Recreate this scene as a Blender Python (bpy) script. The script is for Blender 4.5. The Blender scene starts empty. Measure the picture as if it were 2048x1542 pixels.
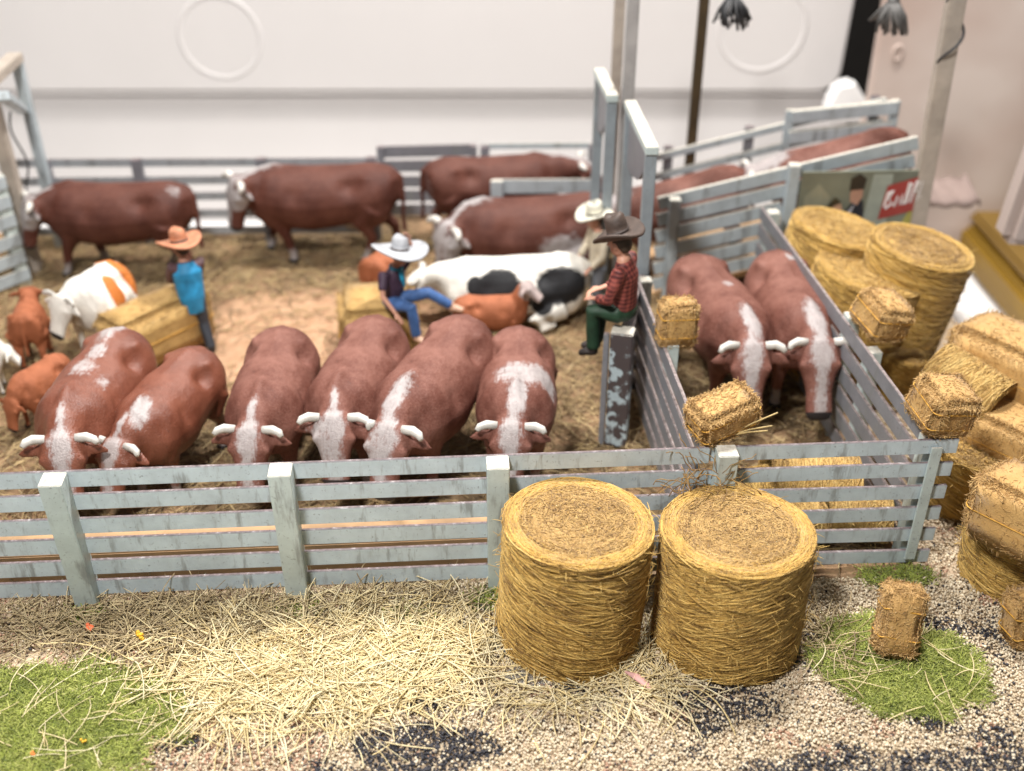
import bpy, bmesh, math, random
import numpy as np
from mathutils import Vector, Matrix, Euler
R = math.radians
random.seed(7); rng = np.random.default_rng(7)
scn = bpy.context.scene
col = scn.collection

# ------------------------------------------------------------------ camera, world, lamps, exposure
FPX = 2200.0; PITCH = R(32.3); CAMH = 12.0
cam_d = bpy.data.cameras.new('camera'); cam = bpy.data.objects.new('camera', cam_d); col.objects.link(cam)
cam_d.sensor_width = 36; cam_d.lens = 36 * FPX / 2048
cam.location = (0, 0, CAMH); cam.rotation_euler = (math.pi / 2 - PITCH, 0, 0)
cam_d.clip_start = 0.1; cam_d.clip_end = 400
cam_d.dof.use_dof = True; cam_d.dof.focus_distance = 16.4; cam_d.dof.aperture_fstop = 0.18
scn.camera = cam

world = bpy.data.worlds.new('World'); scn.world = world; world.use_nodes = True
bg = world.node_tree.nodes['Background']
bg.inputs[0].default_value = (1.0, 0.98, 0.97, 1); bg.inputs[1].default_value = 0.12

def area(name, loc, target, size, power, colr):
    d = bpy.data.lights.new(name, 'AREA'); d.shape = 'DISK'; d.size = size; d.energy = power; d.color = colr
    o = bpy.data.objects.new(name, d); col.objects.link(o); o.location = loc
    o.rotation_euler = (Vector(target) - Vector(loc)).to_track_quat('-Z', 'Y').to_euler()
    return o
area('hall_lamp', (-5, 5, 21), (0, 14, 0), 2.8, 5900, (1, 0.975, 0.95))
area('hall_lamp', (6, 25, 33), (0, 18, 0), 4.0, 15000, (1, 0.97, 0.94))
area('hall_lamp', (-12, 22, 30), (-2, 34, 2), 8.0, 5200, (1, 0.97, 0.93))

scn.view_settings.view_transform = 'Standard'; scn.view_settings.look = 'None'
scn.view_settings.exposure = 0.08; scn.view_settings.gamma = 1.0
scn.view_settings.use_curve_mapping = False

# ------------------------------------------------------------------ photo measurements -> places on the model
_c, _s = math.cos(PITCH), math.sin(PITCH)
def ray(px, py):
    u = (px - 1024) / FPX; v = -(py - 771) / FPX
    return Vector((u, _c + v * _s, -_s + v * _c))
def G(px, py, z=0.0):
    d = ray(px, py); t = (z - CAMH) / d.z
    return Vector((d.x * t, d.y * t, z))
def onY(px, py, Y):
    d = ray(px, py); t = Y / d.y
    return Vector((d.x * t, Y, CAMH + d.z * t))

# ------------------------------------------------------------------ materials
def new_mat(name):
    m = bpy.data.materials.new(name); m.use_nodes = True
    nt = m.node_tree; b = nt.nodes['Principled BSDF']
    return m, nt, b
def nd(nt, typ, **kw):
    n = nt.nodes.new(typ)
    for k, v in kw.items():
        if k.startswith('i_'):
            key = k[2:]; n.inputs[int(key) if key.isdigit() else key].default_value = v
        else: setattr(n, k, v)
    return n
def lk(nt, a, b): nt.links.new(a, b)
def ramp(nt, fac, stops):
    r = nt.nodes.new('ShaderNodeValToRGB'); e = r.color_ramp.elements
    e[0].position, e[0].color = stops[0][0], (*stops[0][1], 1)
    e[1].position, e[1].color = stops[-1][0], (*stops[-1][1], 1)
    for p, c in stops[1:-1]:
        x = e.new(p); x.color = (*c, 1)
    lk(nt, fac, r.inputs[0]); return r.outputs[0]
def noise(nt, scale, detail=4, rough=.6, vec=None):
    n = nd(nt, 'ShaderNodeTexNoise'); n.inputs['Scale'].default_value = scale
    n.inputs['Detail'].default_value = detail; n.inputs['Roughness'].default_value = rough
    if vec is None:
        t = nd(nt, 'ShaderNodeTexCoord'); vec = t.outputs['Object']
    lk(nt, vec, n.inputs['Vector']); return n.outputs['Fac']
def mix(nt, fac, a, b):
    m = nd(nt, 'ShaderNodeMix', data_type='RGBA')
    if hasattr(fac, 'is_output'): lk(nt, fac, m.inputs[0])
    else: m.inputs[0].default_value = fac
    for s, v in ((6, a), (7, b)):
        if hasattr(v, 'is_output'): lk(nt, v, m.inputs[s])
        else: m.inputs[s].default_value = (*v, 1)
    return m.outputs[2]
def math_(nt, op, a, b=0.5, c=None):
    m = nd(nt, 'ShaderNodeMath', operation=op)
    for i, v in enumerate((a, b, c)):
        if v is None: continue
        if hasattr(v, 'is_output'): lk(nt, v, m.inputs[i])
        else: m.inputs[i].default_value = v
    return m.outputs[0]
def sstep(nt, v, lo, hi):
    m = nd(nt, 'ShaderNodeMapRange', interpolation_type='SMOOTHSTEP')
    lk(nt, v, m.inputs[0]); m.inputs[1].default_value = lo; m.inputs[2].default_value = hi
    return m.outputs[0]
def bump(nt, b, h, strength=.3, dist=.02):
    n = nd(nt, 'ShaderNodeBump'); n.inputs['Strength'].default_value = strength; n.inputs['Distance'].default_value = dist
    lk(nt, h, n.inputs['Height']); lk(nt, n.outputs[0], b.inputs['Normal'])
def attr(nt, name): return nd(nt, 'ShaderNodeAttribute', attribute_name=name)

def simple(name, c, rough=.6, var=.25, scale=6, bmp=.0, sheen=0):
    m, nt, b = new_mat(name)
    n = noise(nt, scale)
    d = tuple(x * (1 - var) for x in c); l = tuple(min(1, x * (1 + var)) for x in c)
    lk(nt, ramp(nt, n, [(.3, d), (.7, l)]), b.inputs['Base Color'])
    b.inputs['Roughness'].default_value = rough
    if sheen: b.inputs['Sheen Weight'].default_value = sheen
    if bmp: bump(nt, b, noise(nt, scale * 6), bmp, .02)
    return m

def paint(name, top_dark, base=(.52, .605, .64), wear=.0, edge=(.085, .065, .066)):
    m, nt, b = new_mat(name)
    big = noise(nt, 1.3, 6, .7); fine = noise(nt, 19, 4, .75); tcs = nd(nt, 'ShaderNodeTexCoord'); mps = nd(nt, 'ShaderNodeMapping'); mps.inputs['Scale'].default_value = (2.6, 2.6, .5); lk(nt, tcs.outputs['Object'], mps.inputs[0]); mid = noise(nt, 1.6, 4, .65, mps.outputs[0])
    c0 = ramp(nt, big, [(.3, tuple(x * .82 for x in base)), (.68, tuple(x * 1.14 for x in base))])
    speck = sstep(nt, fine, .60, .68)
    c1 = mix(nt, math_(nt, 'MULTIPLY', speck, .55), c0, (.07, .07, .08))
    grime_shadow = math_(nt, 'MULTIPLY', sstep(nt, mid, .53, .68), .72)  # dark upright streaks: grime plus shadow stripes painted into the colour
    c1 = mix(nt, grime_shadow, c1, (.20, .21, .205))
    if wear:
        w = sstep(nt, noise(nt, 2.6, 6, .65), .56 - wear * .12, .6 - wear * .1)
        c1 = mix(nt, w, c1, (.075, .06, .062))
    g = nd(nt, 'ShaderNodeNewGeometry'); sp = nd(nt, 'ShaderNodeSeparateXYZ'); lk(nt, g.outputs['Normal'], sp.inputs[0])
    up = sstep(nt, sp.outputs[2], .7, .85)
    tn = noise(nt, 9, 4, .75)
    if top_dark: ct = ramp(nt, tn, [(.35, edge), (.56, tuple(min(1, x * 2.2) for x in edge)), (.70, (.42, .40, .40))])
    else: ct = ramp(nt, tn, [(.3, (.40, .36, .29)), (.6, (.62, .59, .52))])
    lk(nt, mix(nt, up, c1, ct), b.inputs['Base Color'])
    b.inputs['Roughness'].default_value = .42
    bump(nt, b, fine, .3, .014)
    return m

def hide(name, brown, second=(.50, .48, .475), dust=(.36, .192, .152), dark=(.03, .025, .025), spec=.25, ragged=1.25, opac=.70, rough=.55, soft_lo=.22, soft_hi=.86):
    """animal paint: 'pale' picks the second colour, 'dark' the muzzle colour"""
    m, nt, b = new_mat(name)
    n1 = noise(nt, 1.6, 4); n2 = noise(nt, 30, 3, .7); n3 = noise(nt, 7, 5, .7)
    base = ramp(nt, n1, [(.3, tuple(x * .75 for x in brown)), (.7, tuple(x * 1.2 for x in brown))])
    pw = math_(nt, 'MULTIPLY', sstep(nt, math_(nt, 'ADD', math_(nt, 'MULTIPLY', n1, .7), math_(nt, 'MULTIPLY', n2, .5)), .45, .78), .38)
    base = mix(nt, pw, base, dust)
    a = attr(nt, 'pale'); k = attr(nt, 'dark')
    tc = nd(nt, 'ShaderNodeTexCoord'); mp = nd(nt, 'ShaderNodeMapping'); mp.inputs['Scale'].default_value = (1.0, 4.5, 1.6); lk(nt, tc.outputs['Object'], mp.inputs[0])
    st = noise(nt, 5, 5, .75, mp.outputs[0])
    nn = math_(nt, 'ADD', math_(nt, 'MULTIPLY', n3, ragged), math_(nt, 'MULTIPLY', st, ragged))
    f = sstep(nt, math_(nt, 'ADD', a.outputs['Fac'], math_(nt, 'SUBTRACT', nn, ragged)), soft_lo, soft_hi)
    f = math_(nt, 'MULTIPLY', f, math_(nt, 'MULTIPLY', math_(nt, 'GREATER_THAN', a.outputs['Fac'], .04), opac))
    wcol = ramp(nt, math_(nt, 'ADD', math_(nt, 'MULTIPLY', n3, .5), math_(nt, 'MULTIPLY', st, .5)), [(.3, tuple(x * .62 for x in second)), (.6, second)])
    c = mix(nt, f, base, wcol)
    fk = sstep(nt, math_(nt, 'ADD', k.outputs['Fac'], math_(nt, 'MULTIPLY', math_(nt, 'SUBTRACT', n3, .5), .5)), .4, .6)
    c = mix(nt, fk, c, dark)
    sp = sstep(nt, noise(nt, 16, 2, .5), .735, .75)
    c = mix(nt, math_(nt, 'MULTIPLY', sp, .75), c, (.05, .035, .035))
    lk(nt, c, b.inputs['Base Color'])
    b.inputs['Roughness'].default_value = rough; b.inputs['Specular IOR Level'].default_value = spec
    bump(nt, b, math_(nt, 'ADD', n2, math_(nt, 'MULTIPLY', n3, .8)), .6, .024)
    return m

M = {}
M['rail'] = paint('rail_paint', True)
M['post'] = paint('post_paint', False, (.52, .60, .585))
M['gate_paint'] = paint('gate_paint', False, (.42, .475, .50))
M['frame'] = paint('frame_paint', False, (.27, .31, .335))
M['worn'] = paint('worn_gate_paint', False, (.48, .58, .62), wear=1)
M['dark_panel'] = paint('dark_panel_paint', True, (.20, .20, .22))
M['back_rail'] = paint('back_rail_paint', True, (.34, .36, .38))
M['mauve_rail'] = paint('weathered_rail_paint', True, (.22, .225, .245), edge=(.13, .105, .10))
M['hereford'] = hide('hereford_paint', (.138, .047, .032))
M['hereford_gloss'] = hide('glossy_hereford_paint', (.16, .046, .024), dust=(.27, .11, .07), spec=.5, rough=.36)
M['hereford_shaded'] = hide('shaded_hereford_paint', (.085, .026, .017), dust=(.16, .07, .05))  # same red-brown, darkened to paint in the shade on the back cattle
M['holstein'] = hide('black_and_white_paint', (.80, .77, .70), second=(.016, .016, .018), dust=(.82, .79, .72), ragged=.45, opac=1, soft_lo=.4, soft_hi=.6)
M['orange_cow'] = hide('orange_and_white_paint', (.78, .74, .67), second=(.60, .19, .04), dust=(.80, .76, .70), ragged=.45, opac=1, soft_lo=.4, soft_hi=.6)
M['calf'] = hide('orange_calf_paint', (.33, .105, .045), dust=(.42, .16, .085))
M['horn'] = simple('horn_white', (.58, .555, .51), .4, .12, 5, .2)
M['skin'] = simple('skin_paint', (.55, .28, .19), .5, .1, 4)
M['wood'] = simple('wood_tan', (.44, .27, .14), .7, .25, 1.2, .2)
M['brownpost'] = simple('dark_brown_post', (.055, .034, .012), .6, .3, 2, .2)
M['greypost'] = simple('grey_post', (.36, .345, .335), .65, .2, 2, .2)
M['tanpost'] = simple('warm_grey_post', (.40, .345, .29), .7, .25, 1.5, .2)
M['black'] = simple('dark_wire', (.03, .03, .032), .5, .3, 5)
M['box'] = simple('white_plastic', (.67, .64, .625), .42, .02, .2)
M['rim'] = simple('white_rim', (.88, .87, .86), .4, .02, .3)

# hay: fibre materials with a colour per strand
def hay(name, lo, midc, hi):
    m, nt, b = new_mat(name)
    a = attr(nt, 'tone'); n = noise(nt, 3.0, 4); n2 = noise(nt, 40, 2)
    v = math_(nt, 'ADD', math_(nt, 'MULTIPLY', a.outputs['Fac'], .65), math_(nt, 'MULTIPLY', n, .5))
    c = ramp(nt, v, [(.2, lo), (.5, midc), (.9, hi)])
    lk(nt, c, b.inputs['Base Color']); b.inputs['Roughness'].default_value = .65
    b.inputs['Sheen Weight'].default_value = .15
    bump(nt, b, n2, .6, .03)
    return m
M['hay'] = hay('hay_fibre', (.17, .083, .013), (.50, .295, .056), (.76, .51, .15))
M['hay_top'] = hay('hay_end', (.15, .075, .02), (.40, .235, .068), (.63, .42, .15))
M['hay_pale'] = hay('hay_pale', (.24, .125, .025), (.47, .28, .07), (.65, .45, .155))
M['bale'] = hay('pressed_bale', (.19, .095, .022), (.46, .262, .08), (.66, .44, .175))
M['twine'] = simple('orange_twine', (.62, .33, .05), .6, .2, 10)
M['straw'] = hay('straw_fibre', (.40, .28, .10), (.68, .53, .25), (.83, .73, .47))
M['dull_straw'] = hay('dull_straw_fibre', (.20, .14, .07), (.38, .28, .14), (.56, .45, .25))
M['turf'] = hay('turf_fibre', (.12, .155, .016), (.32, .375, .05), (.54, .55, .15))
M['floorhay'] = hay('floor_straw', (.14, .09, .038), (.31, .205, .085), (.52, .38, .18))

# ------------------------------------------------------------------ helpers
def tag(o, label=None, cat=None, group=None, kind=None):
    for k, v in (('label', label), ('category', cat), ('group', group), ('kind', kind)):
        if v: o[k] = v
    return o
def empty(name, loc, label, cat, group=None, rz=0):
    o = bpy.data.objects.new(name, None); col.objects.link(o); o.location = loc; o.rotation_euler = (0, 0, rz)
    o.empty_display_size = .1
    return tag(o, label, cat, group)
def link_mesh(name, me, mats, parent=None, loc=None, rot=None, smooth=False):
    for m in (mats if isinstance(mats, (list, tuple)) else [mats]): me.materials.append(m)
    o = bpy.data.objects.new(name, me); col.objects.link(o)
    if parent: o.parent = parent
    if loc is not None: o.location = loc
    if rot is not None: o.rotation_euler = rot
    if smooth: me.polygons.foreach_set('use_smooth', [True] * len(me.polygons))
    return o
def copy_tree(o, parent=None):
    c = o.copy(); col.objects.link(c)
    if parent: c.parent = parent
    for ch in list(o.children): copy_tree(ch, c)
    return c

class MB:
    def __init__(s): s.v = []; s.f = []
    def add(s, vs, fs):
        n = len(s.v); s.v += [tuple(v) for v in vs]; s.f += [tuple(i + n for i in f) for f in fs]
    def loft(s, rings, cap=True, closed=False):
        k = len(rings[0]); vs = [p for r in rings for p in r]; fs = []
        m = len(rings)
        for i in range(m if closed else m - 1):
            for j in range(k):
                a, b = i * k + j, i * k + (j + 1) % k
                i2 = (i + 1) % m
                fs.append((a, b, i2 * k + (j + 1) % k, i2 * k + j))
        if cap and not closed:
            fs.append(tuple(reversed(range(k)))); fs.append(tuple((m - 1) * k + j for j in range(k)))
        s.add(vs, fs)
    def tube(s, pts, rad, n=12, flat=1.0, up=None, closed=False):
        pts = [Vector(p) for p in pts]
        if not isinstance(rad, list): rad = [rad] * len(pts)
        rings = []; prev = None
        for i, p in enumerate(pts):
            if closed: t = (pts[(i + 1) % len(pts)] - pts[i - 1])
            else: t = (pts[min(i + 1, len(pts) - 1)] - pts[max(i - 1, 0)])
            t.normalize()
            u = Vector(up) if up else (prev if prev else (Vector((0, 0, 1)) if abs(t.z) < .9 else Vector((1, 0, 0))))
            a = t.cross(u)
            if a.length < 1e-5: a = t.orthogonal()
            a.normalize(); b = a.cross(t).normalized(); prev = b
            r = rad[i]; ra, rb = (r if hasattr(r, '__len__') else (r, r * flat))
            rings.append([p + a * (ra * math.cos(2 * math.pi * j / n)) + b * (rb * math.sin(2 * math.pi * j / n)) for j in range(n)])
        s.loft(rings, closed=closed)
    def ball(s, c, r, rot=None, n=12, m=8):
        r = (r, r, r) if not hasattr(r, '__len__') else r
        Rm = Euler(rot).to_matrix() if rot else Matrix.Identity(3)
        c = Vector(c); rings = []
        for i in range(1, m):
            a = math.pi * i / m
            rings.append([c + Rm @ Vector((r[0] * math.sin(a) * math.cos(2 * math.pi * j / n), r[1] * math.sin(a) * math.sin(2 * math.pi * j / n), -r[2] * math.cos(a))) for j in range(n)])
        s.loft(rings)
    def box(s, c, size, rot=None, M4=None):
        x, y, z = [k / 2 for k in size]; c = Vector(c)
        Rm = Euler(rot).to_matrix() if rot else Matrix.Identity(3)
        vs = [c + Rm @ Vector((sx * x, sy * y, sz * z)) for sz in (-1, 1) for sx, sy in ((-1, -1), (1, -1), (1, 1), (-1, 1))]
        s.add(vs, [(3, 2, 1, 0), (4, 5, 6, 7), (0, 1, 5, 4), (1, 2, 6, 5), (2, 3, 7, 6), (3, 0, 4, 7)])
    def beam(s, a, b, w, h, up=(0, 0, 1)):
        """bar from a to b, w across (horizontal), h along up"""
        a, b = Vector(a), Vector(b); t = (b - a).normalized(); u = Vector(up)
        sx = t.cross(u).normalized(); u = sx.cross(t).normalized()
        vs = [p + sx * (i * w / 2) + u * (j * h / 2) for p in (a, b) for i, j in ((-1, -1), (1, -1), (1, 1), (-1, 1))]
        s.add(vs, [(0, 1, 2, 3), (7, 6, 5, 4), (0, 4, 5, 1), (1, 5, 6, 2), (2, 6, 7, 3), (3, 7, 4, 0)])
    def prism(s, poly, y0, y1):
        n = len(poly)
        vs = [(x, y0, z) for x, z in poly] + [(x, y1, z) for x, z in poly]
        s.add(vs, [tuple(range(n)), tuple(reversed(range(n, 2 * n)))] + [(i, i + n, (i + 1) % n + n, (i + 1) % n) for i in range(n)])
    def mesh(s, name):
        me = bpy.data.meshes.new(name); me.from_pydata(s.v, [], s.f)
        bm = bmesh.new(); bm.from_mesh(me); bmesh.ops.recalc_face_normals(bm, faces=bm.faces); bm.to_mesh(me); bm.free()
        return me
    def build(s, name, mat, parent=None, loc=None, rot=None, smooth=False, bevel=0):
        me = s.mesh(name)
        if bevel:
            bm = bmesh.new(); bm.from_mesh(me)
            bmesh.ops.bevel(bm, geom=bm.edges[:], offset=bevel, segments=2, affect='EDGES', clamp_overlap=True)
            bm.to_mesh(me); bm.free()
        return link_mesh(name, me, mat, parent, loc, rot, smooth)
    def fused(s, name, voxel, smooth_it=3):
        """one continuous skin over all the overlapping pieces"""
        me = s.mesh(name); o = bpy.data.objects.new('tmp', me); col.objects.link(o)
        md = o.modifiers.new('r', 'REMESH'); md.mode = 'VOXEL'; md.voxel_size = voxel
        sm = o.modifiers.new('s', 'SMOOTH'); sm.iterations = smooth_it; sm.factor = .5
        dg = bpy.context.evaluated_depsgraph_get(); dg.update()
        out = bpy.data.meshes.new_from_object(o.evaluated_get(dg), depsgraph=dg)
        bpy.data.objects.remove(o); bpy.data.meshes.remove(me); out.name = name
        out.polygons.foreach_set('use_smooth', [True] * len(out.polygons))
        return out

def np_mesh(name, V, F, tone=None, smooth=False, attr_name='tone'):
    """V (n,3), F (m,k)"""
    me = bpy.data.meshes.new(name); n = len(V); m, k = F.shape
    me.vertices.add(n); me.vertices.foreach_set('co', V.astype(np.float32).ravel())
    me.loops.add(m * k); me.loops.foreach_set('vertex_index', F.astype(np.int32).ravel())
    me.polygons.add(m); me.polygons.foreach_set('loop_start', np.arange(0, m * k, k, dtype=np.int32))
    if smooth: me.polygons.foreach_set('use_smooth', np.ones(m, dtype=bool))
    if tone is not None:
        if tone.ndim == 1:
            a = me.attributes.new(attr_name, 'FLOAT', 'POINT'); a.data.foreach_set('value', tone.astype(np.float32))
        else:
            a = me.attributes.new(attr_name, 'FLOAT_COLOR', 'POINT')
            a.data.foreach_set('color', np.concatenate([tone, np.ones((n, 1))], 1).astype(np.float32).ravel())
    me.update(calc_edges=True); me.validate(); return me

def strands(P, rad, tone, taper=.5):
    """P (N,S,3) polylines -> triangular tubes; returns V,F,T"""
    N, S, _ = P.shape
    T = np.gradient(P, axis=1); T /= np.linalg.norm(T, axis=2, keepdims=True) + 1e-9
    ref = rng.normal(size=(N, 1, 3)); A = np.cross(T, np.broadcast_to(ref, P.shape)); A /= np.linalg.norm(A, axis=2, keepdims=True) + 1e-9
    B = np.cross(T, A)
    w = 1 - (1 - taper) * np.abs(np.linspace(-1, 1, S)) ** 3
    r = (rad[:, None] if hasattr(rad, 'shape') else np.full((N, 1), rad)) * w[None]
    ring = [P + r[..., None] * (math.cos(a) * A + math.sin(a) * B) for a in (0, 2.094, 4.189)]
    V = np.stack(ring, 2).reshape(-1, 3)
    idx = np.arange(N * S * 3).reshape(N, S, 3)
    F = []
    for j in range(3):
        a = idx[:, :-1, j]; b = idx[:, :-1, (j + 1) % 3]; c = idx[:, 1:, (j + 1) % 3]; d = idx[:, 1:, j]
        F.append(np.stack([a, b, c, d], -1).reshape(-1, 4))
    return V, np.concatenate(F), np.repeat(tone, S * 3)

def join_np(parts):
    Vs, Fs, Ts = [], [], []; n = 0
    for V, F, T in parts: Vs.append(V); Fs.append(F + n); Ts.append(T); n += len(V)
    return np.concatenate(Vs), np.concatenate(Fs), np.concatenate(Ts)

# ================================================================== SETTING
# --- ground sheet of the diorama
def ground_material():
    m, nt, b = new_mat('diorama_earth')
    n1 = noise(nt, .55, 6, .65); n2 = noise(nt, 5, 5, .7); n3 = noise(nt, 28, 3, .7)
    mud = ramp(nt, math_(nt, 'ADD', math_(nt, 'MULTIPLY', n1, .6), math_(nt, 'MULTIPLY', n2, .4)),
               [(.32, (.075, .05, .025)), (.45, (.17, .11, .055)), (.54, (.30, .18, .095)), (.62, (.22, .155, .07)), (.74, (.33, .24, .13))])
    sand = ramp(nt, n2, [(.3, (.27, .18, .11)), (.5, (.45, .34, .23)), (.7, (.58, .48, .34))])
    t = nd(nt, 'ShaderNodeTexCoord'); sp = nd(nt, 'ShaderNodeSeparateXYZ'); lk(nt, t.outputs['Object'], sp.inputs[0])
    y = math_(nt, 'ADD', sp.outputs[1], math_(nt, 'MULTIPLY', math_(nt, 'SUBTRACT', n1, .5), 1.4))
    f = sstep(nt, y, 12.9, 13.5)
    xr = sstep(nt, math_(nt, 'ADD', sp.outputs[0], math_(nt, 'MULTIPLY', math_(nt, 'SUBTRACT', n1, .5), 1.2)), 6.4, 7.0)
    f = math_(nt, 'MULTIPLY', f, math_(nt, 'SUBTRACT', 1.0, xr))
    c = mix(nt, f, sand, mud)
    # trodden reddish dirt in the middle of the pen
    dx = math_(nt, 'DIVIDE', math_(nt, 'ADD', sp.outputs[0], 4.6), 3.6); dy = math_(nt, 'DIVIDE', math_(nt, 'SUBTRACT', sp.outputs[1], 20.8), 2.6)
    rr = math_(nt, 'ADD', math_(nt, 'MULTIPLY', dx, dx), math_(nt, 'MULTIPLY', dy, dy))
    rr = math_(nt, 'ADD', rr, math_(nt, 'MULTIPLY', math_(nt, 'SUBTRACT', n2, .5), 1.3))
    trod = math_(nt, 'SUBTRACT', 1.0, sstep(nt, rr, .55, 1.25))
    c = mix(nt, math_(nt, 'MULTIPLY', trod, .85), c, ramp(nt, n2, [(.3, (.40, .21, .11)), (.7, (.58, .375, .235))]))
    dk = sstep(nt, noise(nt, 12, 3), .60, .68)
    c = mix(nt, math_(nt, 'MULTIPLY', dk, .35), c, (.06, .045, .03))
    lk(nt, c, b.inputs['Base Color']); b.inputs['Roughness'].default_value = .9
    bump(nt, b, math_(nt, 'ADD', math_(nt, 'MULTIPLY', n2, .3), n3), .5, .05)
    return m
M['earth'] = ground_material()
mb = MB()
nx, ny = 110, 90
X = np.linspace(-16, 10.0, nx); Y = np.linspace(8.6, 26.6, ny)
gx, gy = np.meshgrid(X, Y, indexing='ij')
gz = .03 * np.sin(gx * 1.7 + 1) * np.sin(gy * 1.3) + rng.normal(0, .012, gx.shape) - .03
kk = np.clip((gx + 4.2) / .8, 0, 1); gy = 8.6 + (gy - 8.6) * (1 + kk * (1.7 / 18))
V = np.stack([gx, gy, gz], -1).reshape(-1, 3)
ii = np.arange(nx * ny).reshape(nx, ny)
F = np.stack([ii[:-1, :-1], ii[1:, :-1], ii[1:, 1:], ii[:-1, 1:]], -1).reshape(-1, 4)
gnd = link_mesh('ground', np_mesh('ground', V, F, smooth=True), M['earth']); tag(gnd, kind='structure')
# board under the earth
mb = MB(); mb.box((-3, 17.6, -.56), (26, 18, .9)); mb.box((3.05, 27.48, -.56), (13.9, 1.7, .9))
tag(mb.build('base_board', simple('board_edge', (.10, .075, .055), .8), bevel=.02), kind='structure')
# white table top beneath everything
mb = MB(); mb.box((0, 8, -3.2), (90, 58, .3))
tag(mb.build('table_top', M['rim']), kind='structure')

# --- white storage box standing behind the diorama
WY = 34.0
def wall_x(px, py): return onY(px, py, WY).x
bx = empty('storage_box', (0, WY, -3), 'large white plastic storage box with moulded rings filling the background behind the back fence', 'storage box')
xr = wall_x(1712, 0) + .1; z_led = onY(1000, 185, WY).z
m1 = MB(); zt = 16.0
# upper wall panel, rounded lower right corner
xl = -34; pts = [(xl, zt), (xl, z_led + .12)]
cr = .6; zc = z_led + .12 + cr
poly = [(xl, z_led + .1), (xr - cr - .25, z_led + .1)] + [(xr - cr - .25 + cr * math.sin(a), zc - cr * math.cos(a)) for a in np.linspace(.2, math.pi / 2, 8)] + [(xr + .15, zt), (xl, zt)]
m1.prism(poly, -.15, .25)
m1.build('wall', M['box'], bx, (0, 0, 3), bevel=.05)
m1 = MB(); m1.prism([(xl, -3.0), (xr + .35, -3.0), (xr + .25, z_led - .15), (xl, z_led - .15)], .12, .5)
m1.build('lower_wall', M['box'], bx, (0, 0, 3), bevel=.04)
m1 = MB(); m1.beam((xl, -.05, z_led), (xr - .55, .0, z_led), .24, .14)
m1.build('ledge', M['box'], bx, (0, 0, 3), bevel=.06)
for px, py, r_ in ((440, 75, 1.22), (1525, 55, 1.3)):
    c = onY(px, py, WY - .15)
    mr = MB(); mr.tube([(c.x + r_ * math.cos(a), -.13, c.z + r_ * math.sin(a)) for a in np.linspace(0, 2 * math.pi, 49)[:-1]], (.10, .045), 8, closed=True, up=(0, 1, 0))
    mr.build('moulded_ring', M['box'], bx, (0, 0, 3), smooth=True)
# bright rim corner of the box
c = onY(1700, 195, WY - 2)
m1 = MB(); m1.prism([(-.72, -.7), (.72, -.7), (.6, -.25), (.0, .55), (-.5, .45), (-.72, -.1)], -.3, .3)
m1.build('rim_corner', M['rim'], bx, (c.x, -2, c.z + 3), bevel=.1)
# dark room behind the boxes
mb = MB(); mb.box((14, 52, 6), (60, .5, 34))
tag(mb.build('dark_backdrop', simple('dark_backdrop', (.015, .012, .010), .9)), kind='structure')

# --- second box, milky plastic, at the right
def milky():
    m, nt, b = new_mat('milky_plastic')
    n = noise(nt, .25, 3, .5)
    lk(nt, ramp(nt, n, [(.35, (.56, .43, .37)), (.65, (.70, .60, .54))]), b.inputs['Base Color'])
    b.inputs['Roughness'].default_value = .35; b.inputs['Transmission Weight'].default_value = .12
    return m
M['milky'] = milky()
b2 = empty('milky_box', (14.5, 31, -3), 'milky pinkish plastic box at the far right, its left corner beside the dark gap', 'storage box')
e0 = onY(1768, 0, 31).x; e1 = onY(1735, 200, 31).x
m1 = MB(); m1.prism([(e1 - .35, -3), (e1, onY(1735, 200, 31).z), (e0, onY(1768, 0, 31).z), (e0 + .3, 14), (34, 14), (34, -3)], 0, .3)
m1.build('wall', M['milky'], b2, (-14.5, 0, 3), bevel=.1)
c = onY(1795, 105, 31)
m1 = MB(); m1.tube([(c.x + .13 * math.cos(a), -.02, c.z + .2 * math.sin(a)) for a in np.linspace(0, 6.283, 13)[:-1]], .05, 6, closed=True)
m1.build('moulded_mark', M['milky'], b2, (-14.5, 0, 3), smooth=True)
# yellow crate, pale block
M['yellow'] = simple('ochre_plastic', (.27, .155, .014), .55, .1, .3)
ca = G(1928, 535, -3.05); cb_ = G(2085, 732, -3.05); cd = (cb_ - ca); cl = cd.length + 2; cyaw = math.atan2(cd.y, cd.x)
t = empty('yellow_crate', (ca.x, ca.y, -3.05), 'ochre yellow crate behind the right-hand hay bales', 'crate', None, cyaw)
ch_ = onY(1928, 452, ca.y).z + 3.05
m1 = MB(); m1.box((cl / 2 - 1.5, 3.0, ch_ / 2), (cl + 3, 6, ch_)); m1.build('body', M['yellow'], t, bevel=.15)
m1 = MB(); m1.box((cl / 2 - 1.5, -.06, ch_ * .62), (cl + 2.8, .2, .5)); m1.build('band', M['yellow'], t, bevel=.06)
m1 = MB(); m1.box((cl / 2 - 1.5, 3.05, ch_ + .16), (cl + 3.1, 6.1, .30)); m1.build('added_cover', simple('darkened_ochre', (.20, .115, .02), .6, .1, .3), t, bevel=.1)  # slab added over the crate, coloured darker to subdue its brightly lit top
m1 = MB(); p0 = onY(1990, 490, 22.0); p1 = onY(2010, 250, 22.0)
m1.box((p0.x + 1.6, 22.0, (p0.z + p1.z) / 2), (3.0, .8, p1.z - p0.z), rot=(0, R(5), 0))
tag(m1.build('pale_block', simple('pale_block', (.46, .38, .345), .5, .05, .5), bevel=.2), 'pale upright block at the right edge in front of the yellow crate', 'block')
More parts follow.
